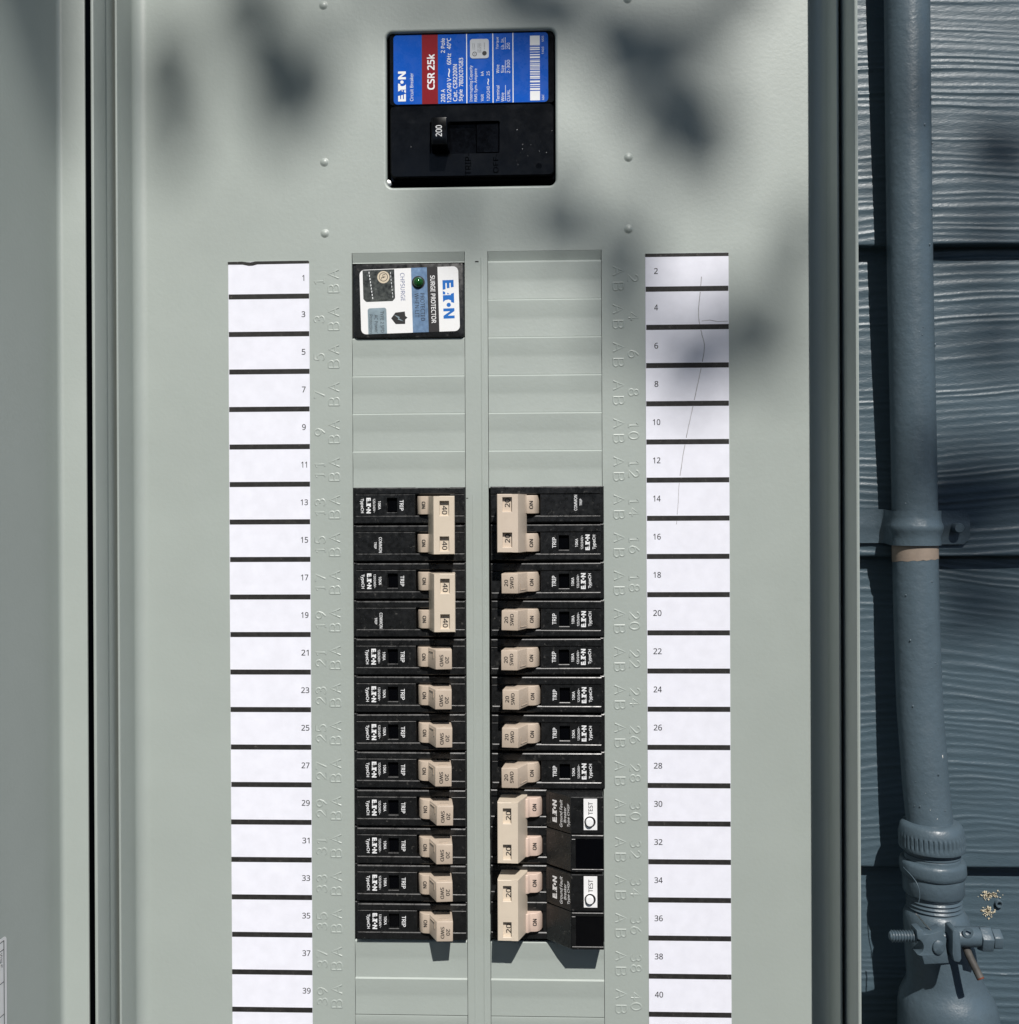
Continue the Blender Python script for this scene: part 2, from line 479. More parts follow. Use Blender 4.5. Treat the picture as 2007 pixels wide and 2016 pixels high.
# box side returns
boxp = [(177.6, -68), (177.6, 42.6), (177.45, 43.3), (176.9, 43.6), (176.35, 43.3), (176.2, 42.6), (176.2, 30.0), (176.5, 28.6), (179.0, 27.0)]
boxp = [(177.9, -68), (177.9, 42.4), (177.7, 43.2), (177.05, 43.55), (176.4, 43.2), (176.2, 42.4), (176.2, 31.0), (176.45, 29.8), (176.9, 29.2), (176.9, -66)]
m = MB()
wall_strip(m, boxp, False); wall_strip(m, boxp, True)
m.box(-177.9, 177.9, ZT + 2, ZT + 4, -68, 43.5, 0.3); m.box(-177.9, 177.9, ZB - 4, ZB - 2, -68, 43.5, 0.3)
m.box(-177.9, 177.9, ZB - 4, ZT + 4, -68.5, -66.5, 0.1)
m.done('box', 'paint', panel, smooth=35, off=PO)

# dead front: pan with rounded side folds and openings
m = MB()
fil = [(168.0 + 6.0 * math.sin(R(a)), 6.0 - 6.0 * math.cos(R(a))) for a in range(0, 91, 6)]
prof = [(167.2, 0.0)] + fil + [(174.0, 21.6), (174.15, 22.3), (174.6, 22.6), (175.1, 22.3), (175.25, 21.6), (175.25, 2.0)]
wall_strip(m, prof, False); wall_strip(m, prof, True)
m.box(-175, 175, ZT - 1.3, ZT, -4, 22.5, 0.3); m.box(-175, 175, ZB, ZB + 1.3, -4, 22.5, 0.3)
MAINO = (-45.2, 40.3, 38.2, 116.6)                      # clear opening for the main breaker
def loop(d, h):
    x0, x1, z0, z1 = MAINO
    return [m.v(x, z, h) for x, z in rr(x0 - d, x1 + d, z0 - d, z1 + d, 3.2 + d, 8)]
rings = [loop(1.55, 0)] + [loop(1.35 * (1 - math.sin(R(a))), -1.35 + 1.35 * math.cos(R(a))) for a in (0, 20, 40, 60, 80, 90)] + [loop(0.0, -3.2)]
for A, B in zip(rings, rings[1:]):
    n = len(A)
    for i in range(n): m.face([A[i], A[(i + 1) % n], B[(i + 1) % n], B[i]])
CL = (-63.0, -6.05); CR = (5.95, 62.9)
ROWS = 20
def holeloop(x0, x1, z0, z1):
    return [m.v(x0, z0, 0), m.v(x1, z0, 0), m.v(x1, z1, 0), m.v(x0, z1, 0)]
H1 = holeloop(CL[0] - 0.25, CL[1] + 0.25, -ROWS * P19 - 6, 5.2); H2 = holeloop(CR[0] - 0.25, CR[1] + 0.25, -ROWS * P19 - 6, 5.2)
OUT = [m.v(-167.2, ZB, 0), m.v(167.2, ZB, 0), m.v(167.2, ZT, 0), m.v(-167.2, ZT, 0)]
edges = []
def eg(vs):
    for i in range(len(vs)):
        a, b = vs[i], vs[(i + 1) % len(vs)]
        e = m.bm.edges.get((a, b)) or m.bm.edges.new((a, b)); edges.append(e)
for L in (rings[0], H1, H2, OUT): eg(L)
bmesh.ops.triangle_fill(m.bm, use_beauty=True, use_dissolve=False, edges=edges)
# returns of the breaker slots
for L in (H1, H2):
    lo = [m.v(v.co.x, v.co.z, -9) for v in L]
    for i in range(4): m.face([L[i], L[(i + 1) % 4], lo[(i + 1) % 4], lo[i]])
dead = m.done('dead_front', 'paint', panel, smooth=32, off=PO)
# dark bar added as shade in door gap, and the hollow behind the openings
m = MB(); m.box(-199, -183.5, ZB, ZT, -30, 14, 0.5); m.done('gap_shade_bar', 'dark', panel, off=PO)
m = MB()
m.box(-66, 66, -400, 8, -14, -10, 0); m.box(-60, 60, 28, 128, -30, -26, 0); m.box(-60, 60, 24, 28, -30, -4, 0); m.box(-60, 60, 126, 130, -30, -4, 0); m.box(-62, -58, 24, 130, -30, -4, 0); m.box(56, 60, 24, 130, -30, -4, 0)
m.done('interior', 'dark', panel, off=PO)

def sub(mb, name, m_, smooth=None): return mb.done(name, m_, dead, smooth, off=PO)
# dimples
for x, z in ((-77.1, 131.1), (-77.0, 51.5), (-76.9, 15.4), (76.8, 51.4), (76.7, 15.4), (76.7, 130.9), (-77, 190), (76.8, 190)):
    m = MB(); m.lathe([(2.3, 0.0), (2.0, 0.12), (1.5, 0.5), (0.9, 0.78), (0, 0.88)], x, z, 20); sub(m, 'dimple', 'paint', 60)
# centre seam: shallow pressed rib with a slit at its top
m = MB(); m.ridge([(2.9, 2.0), (2.9, -100), (2.9, -250), (2.9, -395)], 0.8, 0.28); sub(m, 'centre_rib', 'paint', 60)
m = MB(); m.ridge([(-2.0, -118), (-2.0, -250), (-2.0, -395)], 0.5, 0.12); sub(m, 'centre_rib', 'paint', 60)
m = MB(); m.box(-0.6, 1.2, -0.25, 0.35, 0.0, 0.06, 0.0); sub(m, 'slit', 'dark')
m = MB(); m.box(-5.6, -4.6, -119.6, -119.2, 0.0, 0.06, 0.0); sub(m, 'slit', 'dark')
# twist-out cover plates and the pressed step above the first row
def twistout(c, k):
    x0, x1 = c; zt, zb = -P19 * k - 0.03, -P19 * (k + 1) + 0.03
    zm = (zt + zb) / 2
    m = MB()
    pts = [(zt - 0.0, -1.4), (zt, -0.05), (zt - 0.7, 0.72), (zt - 0.95, 0.74), (zm + 1.0, -0.28), (zm - 1.0, -0.30), (zb + 0.05, 0.05), (zb, 0.0), (zb, -1.4)]
    a = [m.v(x0, z, h) for z, h in pts]; b = [m.v(x1, z, h) for z, h in pts]
    for i in range(len(pts) - 1): m.face([a[i], a[i + 1], b[i + 1], b[i]])
    m.face(a); m.face(b[::-1])
    return sub(m, 'twistout_plate', 'paint', 14)
for k in list(range(2, 6)) + [18, 19]: twistout(CL, k)   # noqa
for k in list(range(0, 6)) + [18, 19]: twistout(CR, k)
for c in (CL, CR):
    m = MB(); x0, x1 = c
    pts = [(5.1, 0.02), (4.6, -0.1), (0.5, -1.25), (0.05, -1.0), (0.05, -2.5)]
    a = [m.v(x0, z, h) for z, h in pts]; b = [m.v(x1, z, h) for z, h in pts]
    for i in range(len(pts) - 1): m.face([a[i], a[i + 1], b[i + 1], b[i]])
    sub(m, 'pressed_step', 'paint', 25)
    m = MB()
    pts = [(-ROWS * P19, 0.4), (-ROWS * P19 - 1, 0.6), (-ROWS * P19 - 5.8, 0)]
    a = [m.v(x0, z, h) for z, h in pts]; b = [m.v(x1, z, h) for z, h in pts]
    for i in range(len(pts) - 1): m.face([a[i], a[i + 1], b[i + 1], b[i]])
    sub(m, 'pressed_step', 'paint', 25)

# stamped row markings, single stroke letters
def arc(cx, cy, rx, ry, a0, a1, n=9):
    return [(cx + rx * math.cos(R(a0 + (a1 - a0) * i / n)), cy + ry * math.sin(R(a0 + (a1 - a0) * i / n))) for i in range(n + 1)]
ST = {
 'A': [[(0, 0), (0.5, 1), (1, 0)], [(0.2, 0.36), (0.8, 0.36)]],
 'B': [[(0.08, 0), (0.08, 1)], [(0.08, 1), (0.5, 1)] + arc(0.55, 0.76, 0.33, 0.24, 90, -90) + [(0.08, 0.52)], [(0.5, 0.52)] + arc(0.55, 0.26, 0.4, 0.26, 90, -90) + [(0.08, 0)]],
 '0': [arc(0.5, 0.5, 0.42, 0.5, 0, 360, 18)],
 '1': [[(0.25, 0.8), (0.55, 1), (0.55, 0)], [(0.3, 0), (0.8, 0)]],
 '2': [arc(0.48, 0.68, 0.38, 0.32, 170, -20, 10) + [(0.1, 0), (0.92, 0)]],
 '3': [arc(0.45, 0.75, 0.35, 0.25, 150, -80, 9) + [(0.4, 0.52)], [(0.4, 0.52)] + arc(0.45, 0.26, 0.42, 0.26, 80, -150, 10)],
 '4': [[(0.72, 0), (0.72, 1), (0.05, 0.3), (1, 0.3)]],
 '5': [[(0.85, 1), (0.2, 1), (0.14, 0.55)] + arc(0.45, 0.32, 0.42, 0.32, 130, -145, 12)],
 '6': [arc(0.48, 0.3, 0.4, 0.3, 0, 360, 14), [(0.09, 0.3), (0.2, 0.65), (0.6, 1)]],
 '7': [[(0.05, 1), (0.9, 1), (0.35, 0)]],
 '8': [arc(0.5, 0.76, 0.32, 0.24, 0, 360, 14), arc(0.5, 0.26, 0.4, 0.26, 0, 360, 14)],
 '9': [arc(0.5, 0.7, 0.4, 0.3, 0, 360, 14), [(0.9, 0.7), (0.78, 0.35), (0.4, 0)]],
}
def stamp(m, s, cx, cz, size, rot, wd=0.52, ht=0.2):
    w = size * 0.82; adv = w * 1.28; tot = adv * (len(s) - 1) + w
    c, d = math.cos(R(rot)), math.sin(R(rot))
    for i, ch in enumerate(s):
        for st in ST[ch]:
            pl = []
            for x, y in st:
                X, Y = -tot / 2 + i * adv + x * w, (y - 0.5) * size
                pl.append((cx + X * c - Y * d, cz + X * d + Y * c))
            m.ridge(pl, wd, ht)
for k in range(20):
    fade = 1.0
    m = MB(); z = -5.36 - 19.12 * k; 
    stamp(m, 'A', -72.6, z, 5.3, 90); stamp(m, 'B', -72.6, z - 7.4, 5.3, 90); stamp(m, str(2 * k + 1), -80.0, z - 3.7, 5.0, 90)
    sub(m, 'stamped_lettering', 'paint', 70)
    m = MB(); z = -5.6 - 19.14 * k
    stamp(m, 'A', 71.4, z, 5.3, -90); stamp(m, 'B', 71.4, z - 7.7, 5.3, -90); stamp(m, str(2 * k + 2), 78.9, z - 3.6, 5.0, -90)
    sub(m, 'stamped_lettering', 'paint', 70)

# door, swung open past square, with its hinge flange and a rating sticker
DA = R(2.5); DX, DH = -193.9, 42.0
ex, eh = -math.sin(DA), math.cos(DA)                   # along the door, away from the hinge
nx, nh = math.cos(DA), math.sin(DA)                    # inner face normal
def D(u, t): return (DX + ex * u + nx * t, DH + eh * u + nh * t)
m = MB()
fl = 2.4
profd = [(-197, 40.8), (-181.4, 40.8), (-181.15, 41.3), (-181.3, 41.85), (-181.9, 42.05), (-191.6, 42.05)]
# fillet from flange to door face
p0 = Vector((-191.6, 42.05)); p2 = Vector(D(2.8, 0)); pc = Vector((DX + 0.25, 42.05))
for i in range(1, 8):
    t = i / 8; profd.append(tuple(p0 * (1 - t) ** 2 + pc * 2 * t * (1 - t) + p2 * t * t))
profd += [D(2.8, 0), D(330, 0), D(332, -1), D(332, -13), D(5, -13), D(5, -4)]
a = [m.v(x, ZB - 3, h) for x, h in profd]; b = [m.v(x, ZT + 3, h) for x, h in profd]
for i in range(len(profd)):
    j = (i + 1) % len(profd); m.face([a[i], a[j], b[j], b[i]])
m.face(a[::-1]); m.face(b)
door = m.done('door', 'paint', panel, smooth=40, off=PO)
def dsheet(m, u0, u1, z0, z1, t, r=0):
    pl = rr(u0, u1, z0, z1, r, 5) if r else [(u0, z0), (u1, z0), (u1, z1), (u0, z1)]
    m.face([m.v(D(u, t)[0], z, D(u, t)[1]) for u, z in pl])
m = MB(); dsheet(m, 46.0, 130, -470, -305.5, 0.10, 2.2); o = m.done('rating_sticker', 'labelwhite', door, off=PO)
o['label'] = 'white sticker with a black ruled table'
m = MB()
dsheet(m, 47.9, 48.35, -468, -307.0, 0.16)
for z in (-307.0, -310.6, -324.3, -338.1, -352, -366, -395, -425, -468): dsheet(m, 47.9, 128, z - 0.3, z, 0.16)
for z, t_ in ((-312.6, 'S'), (-314.9, 'NI'), (-317.4, '(1')):
    vs, fs = glyphs(t_)
    vv = []
    for x, y in vs:
        u = 49.4 + 1.3 * len(t_) / 2 - x * 1.3 * len(t_); q = D(u, 0.16); vv.append(m.v(q[0], z + y * 1.7, q[1]))
    for f in fs: m.face([vv[i] for i in f])
m.done('printed_table', 'ink', door, off=PO)

# ------------------------------------------------------------------ paper directory strips
def strip(x0, x1, zs, ztop, zcell, nums, numx, label, sidex):
    root = empty('directory_strip', ((x0 + x1) / 2, 0, zs[-1] - 8))
    off = ((x0 + x1) / 2, 0, zs[-1] - 8)
    tag(root, label, 'label strip', 'paper directory strips')
    m = MB()
    if sidex < 0:
        tl = [(x0, zcell - 0.2), (x0 + 0.1, ztop), (x0 + 5, ztop + 0.1), (x0 + 8.5, ztop - 0.25), (x0 + 11, ztop - 0.2), (x0 + 14, ztop + 0.1), (x1 - 0.3, ztop + 0.15), (x1, ztop - 0.4)]
    else:
        tl = [(x0, ztop), (x1, ztop + 0.05)]
    poly = [(x0 + 0.35, zs[-1] - 14), (x0, zs[8])] + tl + [(x1, zs[8]), (x1 - 0.05, zs[-1] - 14)]
    m.prism_xz(poly[::-1], 0.12, 0.30)
    m.done('paper', 'paper', root, off=off)
    m = MB()
    if sidex < 0:
        m.prism_xz([(x0 - 0.2, zcell), (x0 + 7.5, zcell - 0.1), (x0 + 10.5, zcell - 0.75), (x0 + 12.5, zcell - 0.7), (x0 + 15, zcell - 0.05), (x1, zcell + 0.1), (x1, ztop - 0.3), (x1 - 0.4, ztop + 0.15),
                    (x0 + 14, ztop + 0.1), (x0 + 11.5, ztop - 0.35), (x0 + 9.5, ztop - 0.25), (x0 + 7, ztop + 0.1), (x0 - 0.2, ztop)], 0.30, 0.34)
    else:
        m.box(x0, x1, zcell, ztop, 0.30, 0.34, 0)
    m.done('separator_bar', 'tape', root, off=off)
    for i, z in enumerate(zs):
        e = random.uniform(-0.12, 0.12)
        m = MB(); m.box(x0 + 0.25 + e, x1 - 0.1 + e * 0.5, z - 1.28, z + 1.28, 0.30, 0.34, 0); m.done('separator_bar', 'tape', root, off=off)
    zt = zcell
    for i, (n, z) in enumerate(zip(nums, zs)):
        top = zcell if i == 0 else zs[i - 1] - 1.3
        zc = (top + z + 1.3) / 2 + 0.35
        s = str(n)
        wd = {'1': 1.0}.get(s, 1.9) if len(s) == 1 else (2.9 if s == '11' else 3.7 if '1' in s else 4.1)
        m = MB(); m.text(s, numx, zc, wd, 2.95, 0.345, 0, 0.01); m.done('number', 'ink', root, off=off)
    return root, off
zl = [-16.34 - 19.10 * i for i in range(21)]; zr = [-14.99 - 19.158 * i for i in range(21)]
strip(-126.5, -84.95, zl, 1.5, 0.1, range(1, 43, 2), -88.0, 'white paper strip of odd circuit numbers left of the breakers', -1)
sr, so_ = strip(85.0, 126.5, zr, 2.85, 1.15, range(2, 44, 2), 90.3, 'white paper strip of even circuit numbers right of the breakers, creased near its top', 1)
m = MB()
cre = [(113.0, -9), (112.4, -16), (111.5, -25), (111.7, -31), (113.0, -37.5), (114.3, -44), (112.8, -54), (110.2, -66), (107.8, -77), (105.4, -88), (103.2, -100), (101.4, -113), (100.9, -122), (100, -133)]
cr2 = [(p.x + random.uniform(-0.05, 0.05), p.z) for p in bez([(x, 0, z) for x, z in cre], 14)]
seg = []
for p in cr2 + [None]:
    inbar = p is None or any(abs(p[1] - z) < 1.3 for z in zr)
    if not inbar: seg.append(p)
    if inbar and len(seg) > 1: m.ridge(seg, 0.22 if seg[0][1] > -95 else 0.15, 0.08, 0.30)
    if inbar: seg = []
m.ridge([(113, -31.2), (117, -30.8), (121, -31.6), (126, -31.4)], 0.2, 0.08, 0.30)
M['fold'] = mat('grey paper fold', (0.43, 0.42, 0.44), 0.8, 0.2, var=0.3, vscale=200)  # crease ribbon coloured greyer than the paper
m.done('crease', 'fold', sr, 60, off=so_)

# ------------------------------------------------------------------ breakers
def body_module(m, dz=0.0, window=True):
    """one pole, handle side towards +x"""
    B = lambda x0, x1, z0, z1, h0, h1, bev, s='lrbt': m.box(x0, x1, z0 + dz, z1 + dz, h0, h1, bev, s, bev * 0.6)
    B(-28.5, 3.3, -9.15, 9.15, -9, 0.9, 0.4); B(20.9, 28.5, -9.15, 9.15, -9, 0.9, 0.4)
    B(3.3, 20.9, -9.0, -5.3, -9, 0.8, 0.2, 'b'); B(3.3, 20.9, 5.5, 9.0, -9, 0.8, 0.2, 't')
    B(3.2, 21.0, -5.4, 5.6, -9, -5.5, 0.0)
    B(-26.9, 28.2, 5.5, 8.95, 0.5, 3.0, 0.55)
    B(-26.9, 28.2, -8.95, -5.15, 0.5, 3.35, 0.42)
    if window:
        B(-26.9, -11.0, -5.0, 5.55, 0.5, 3.0, 0.22, 'lrt'); B(-5.7, 3.35, -5.0, 5.55, 0.5, 3.0, 0.22, 'lrt')
        B(-11.0, -5.7, 3.75, 5.55, 0.5, 3.0, 0.3, 'bt'); B(-11.0, -5.7, -5.0, -3.45, 0.5, 3.0, 0.3, 't')
    else:
        B(-26.9, 3.35, -5.0, 5.55, 0.5, 3.0, 0.22, 'lrt')
    B(20.85, 28.2, -5.0, 5.55, 0.5, 2.9, 0.22)
BOSS = [(3.6, -4.5), (3.75, -1.2), (4.2, 1.0), (4.8, 2.8), (5.6, 4.2), (6.5, 5.0), (7.8, 5.4), (10.0, 5.6)]
def hb(x): return 5.57 + 0.06 * (x - 8)
def lever_h(x): return 15.26 - 0.075 * (x - 14.65)
def single(name):
    root = empty(name, (0, 0, 0))
    m = MB(); body_module(m); m.done('body', 'black', root)
    m = MB(); m.box(-10.75, -5.95, -3.2, 3.5, 0.4, 1.5, 0.35); m.done('trip_button', 'gloss', root)
    m = MB()
    hf = None
    m.text('TRIP', -3.35, 0.1, 5.5, 2.0, 3.04, -90, 0.02)
    m.text('10KA', -12.7, 0.4, 4.3, 1.4, 3.04, -90, 0.02)
    m.text('120/240V~', -15.3, 0.2, 6.9, 1.15, 3.04, -90, 0.015)
    m.logo(-18.0, 0.1, 8.0, 2.35, 3.04, -90)
    m.text('TypeCH', -21.4, 0.0, 7.3, 1.9, 3.04, -90, 0.02)
    m.done('lettering', 'whiteprint', root)
    m = MB()
    m.prism_xh(BOSS + [(14.65, 15.2), (22.65, 14.6), (20.0, -4)], -4.9, 4.9, 0.32, 3)
    for z, s in ((4.9, 1), (-4.9, -1)):
        # raised oval on each flank
        pts = [(17.9 + 2.3 * math.cos(t * math.pi / 8), 11.6 + 1.2 * math.sin(t * math.pi / 8)) for t in range(16)]
        m.prism_xh(pts, min(z, z + s * 0.25), max(z, z + s * 0.25))
    # L-shaped mould rib on the sloping flank
    for z0, z1, t0, t1 in ((3.3, 3.6, 0.15, 0.75), (0.4, 3.6, 0.70, 0.76)):
        x0, h0 = 10.0 + 4.65 * t0, 5.6 + 9.6 * t0; x1, h1 = 10.0 + 4.65 * t1, 5.6 + 9.6 * t1
        m.prism_xh([(x0, h0 - 0.3), (x1, h1 - 0.3), (x1 - 0.22, h1 + 0.1), (x0 - 0.22, h0 + 0.1)], z0, z1)
    hd = m.done('handle', 'tan', root, 40)
    m = MB()
    m.text('ON', 7.9, 0.2, 3.4, 1.9, 0, -90, 0.02, hf=hb)
    m.text('SWD', 17.55, -0.5, 5.7, 1.8, 0, -90, 0.02, hf=lambda x: lever_h(x) + 0.03)
    m.text('20', 20.3, -0.3, 3.2, 1.85, 0, -90, 0.02, hf=lambda x: lever_h(x) + 0.03)
    m.done('lettering', 'ink', hd)
    return root

def tiebar(m, cz, x0=14.2, x1=24.4, xb=10.2, mirror=1, wz=((4.7, 11.7), (-12.6, -5.7)), wx=(17.1, 21.8), half=14.05):
    """cap over two levers, with a window over each rating"""
    X = lambda a, b: (min(mirror * a, mirror * b), max(mirror * a, mirror * b))
    lo, hi = cz - half, cz + half
    # core
    poly = [(mirror * xb, 5.0), (mirror * (x0 - 0.75), 15.0), (mirror * x1, 15.0), (mirror * (x1 - 1.5), 1.0), (mirror * xb, 1.0)]
    m.prism_xh(poly, lo, hi, 0.0)
    # front frame
    a, b = x0 - 0.75, x0
    la = X(a, wx[0]); lb = X(b, wx[0])
    m.hexa((la[0], la[1], lo, hi, 15.0), (lb[0], lb[1], lo + 0.12, hi - 0.12, 17.0))
    r0 = X(wx[1], x1); 
    m.box(r0[0], r0[1], lo, hi, 15.0, 17.0, 0.3, 'rbt' if mirror > 0 else 'lbt')
    zz = sorted([lo, hi] + [cz + q for w in wz for q in w])
    c = X(wx[0], wx[1])
    for i in (0, 2, 4): m.box(c[0], c[1], zz[i], zz[i + 1], 15.0, 17.0, 0.25, {0: 'bt', 2: 'bt', 4: 'bt'}[i])

def double(name, rating, common_first, material):
    """two poles; +z pole is first. left-hand orientation"""
    root = empty(name, (0, 0, 0))
    m = MB()
    body_module(m, P19 / 2, not common_first); body_module(m, -P19 / 2, common_first)
    m.done('body', 'black', root)
    zt = (-1 if common_first else 1) * P19 / 2
    m = MB(); m.box(-10.75, -5.95, zt - 3.2, zt + 3.5, 0.4, 1.5, 0.35); m.done('trip_button', 'gloss', root)
    m = MB()
    m.text('TRIP', -6.9 + 3.4, zt + 0.1, 5.3, 1.9, 3.04, -90, 0.02)
    m.text('10KA', -14.7, zt + 0.2, 4.2, 1.4, 3.04, -90, 0.02)
    m.text('120/240V~', -17.4, zt, 7.0, 1.15, 3.04, -90, 0.015)
    m.logo(-20.2, zt, 7.8, 2.2, 3.04, -90)
    m.text('TypeCH', -23.6, zt - 0.1, 7.2, 1.9, 3.04, -90, 0.02)
    if common_first:
        m.text('COMMON', -20.2, -zt + 0.2, 7.4, 1.3, 3.04, -90, 0.01); m.text('TRIP', -22.9, -zt, 4.0, 1.3, 3.04, -90, 0.006)
    else:
        m.text('COMMON', -14.3, -zt - 0.8, 7.8, 1.55, 3.04, -90, 0.015); m.text('TRIP', -16.9, -zt - 1.0, 3.4, 1.2, 3.04, -90, 0.02)
    m.done('lettering', 'greyprint' if common_first else 'whiteprint', root)
    for s in (1, -1):
        m = MB(); m.prism_xh(BOSS + [(11.0, 7.0), (19.5, 7.0), (19.5, -4)], s * P19 / 2 - 4.6, s * P19 / 2 + 4.6, 0.32, 3)
        hd = m.done('lever', 'tan', root, 40)
        m = MB(); m.text('ON', 7.9, s * P19 / 2 + 0.2, 3.4 if material == 'cream' else 4.0, 1.85, 0, -90, 0.025, hf=hb)
        m.done('lettering', 'ink', hd)
    m = MB(); tiebar(m, -0.3, half=14.3)
    tb = m.done('handle_tie', material, root, 25)
    m = MB()
    for z in (8.2 - 0.5 - 0.6, -9.2 - 0.5 - 0.6): m.text(rating, 19.4, z, 4.3, 2.5, 15.05, -90, 0.02)
    m.done('lettering', 'ink', tb)
    return root

ZR = lambda k: -P19 * (k + 0.5) + 0.9
XL, XR = -34.5, 35.2
# two-pole, left
d1 = double('two_pole_breaker', '40', False, 'cream')
d1.location = Vector((XL, 0, (ZR(6) + ZR(7)) / 2)) * MM
GD = 'two-pole breakers with tied handles'
tag(d1, 'upper black two-pole breaker with cream tied 40 handle, touching the blank plates', 'circuit breaker', GD)
d2 = copy_tree(d1); d2.location = Vector((XL + 0.15, 0, (ZR(8) + ZR(9)) / 2)) * MM
tag(d2, 'lower black two-pole breaker with cream tied 40 handle, above the single breakers', 'circuit breaker', GD)
# two-pole, right (turned half round)
d3 = double('two_pole_breaker', '20', False, 'cream2') if False else None
M['cream2'] = mat('dull cream plastic', (0.58, 0.49, 0.40), 0.42, 0.45, var=0.04, vscale=90, rvar=0.06, specks=(0.35, 0.25, 0.2), speck_scale=260, speck_amt=0.02)
d3 = double('two_pole_breaker', '20', False, 'cream2')
d3.rotation_euler = (0, math.pi, 0)
d3.location = Vector((XR, 0, (ZR(6) + ZR(7)) / 2 + 0.2)) * MM
tag(d3, 'black two-pole breaker with beige tied 20 handle, beside labels 14 and 16', 'circuit breaker', GD)
# single-pole
s0 = single('single_pole_breaker')
GS = 'single-pole breakers marked 20 SWD'
first = True
rj = random.Random(3)
for col, nums in (('L', range(21, 37, 2)), ('R', range(18, 30, 2))):
    for n in nums:
        o = s0 if first else copy_tree(s0)
        first = False
        k = (n - 1) // 2 if col == 'L' else n // 2 - 1
        j = rj.uniform(-0.15, 0.15)
        o.location = Vector(((XL if col == 'L' else XR + rj.uniform(-0.2, 0.2)) + 0.0, -0.05 + rj.uniform(-0.12, 0.12), ZR(k) + j)) * MM
        o.rotation_euler = (R(rj.uniform(-0.6, 0.6)), (0 if col == 'L' else math.pi) + R(rj.uniform(-0.25, 0.25)), R(rj.uniform(-0.4, 0.4)))
        side = 'left' if col == 'L' else 'right'
        for ch in o.children:
            if ch.name.startswith('handle'):
                ch.location = Vector((rj.uniform(-0.25, 0.25), rj.uniform(-0.3, 0.1), rj.uniform(-0.2, 0.2))) * MM
                ch.rotation_euler = (R(rj.uniform(-1.0, 1.0)), R(rj.uniform(-0.9, 0.9)), R(rj.uniform(-0.8, 0.8)))
        rank = nums.index(n)
        od = ['topmost', 'second', 'third', 'fourth', 'fifth', 'sixth', 'seventh', 'lowest'][rank if rank < len(nums) - 1 else 7]
        tag(o, 'black breaker with lone tan handle, %s in the %s column' % (od if od in ('topmost', 'lowest') else od + ' from the top', side), 'circuit breaker', GS)

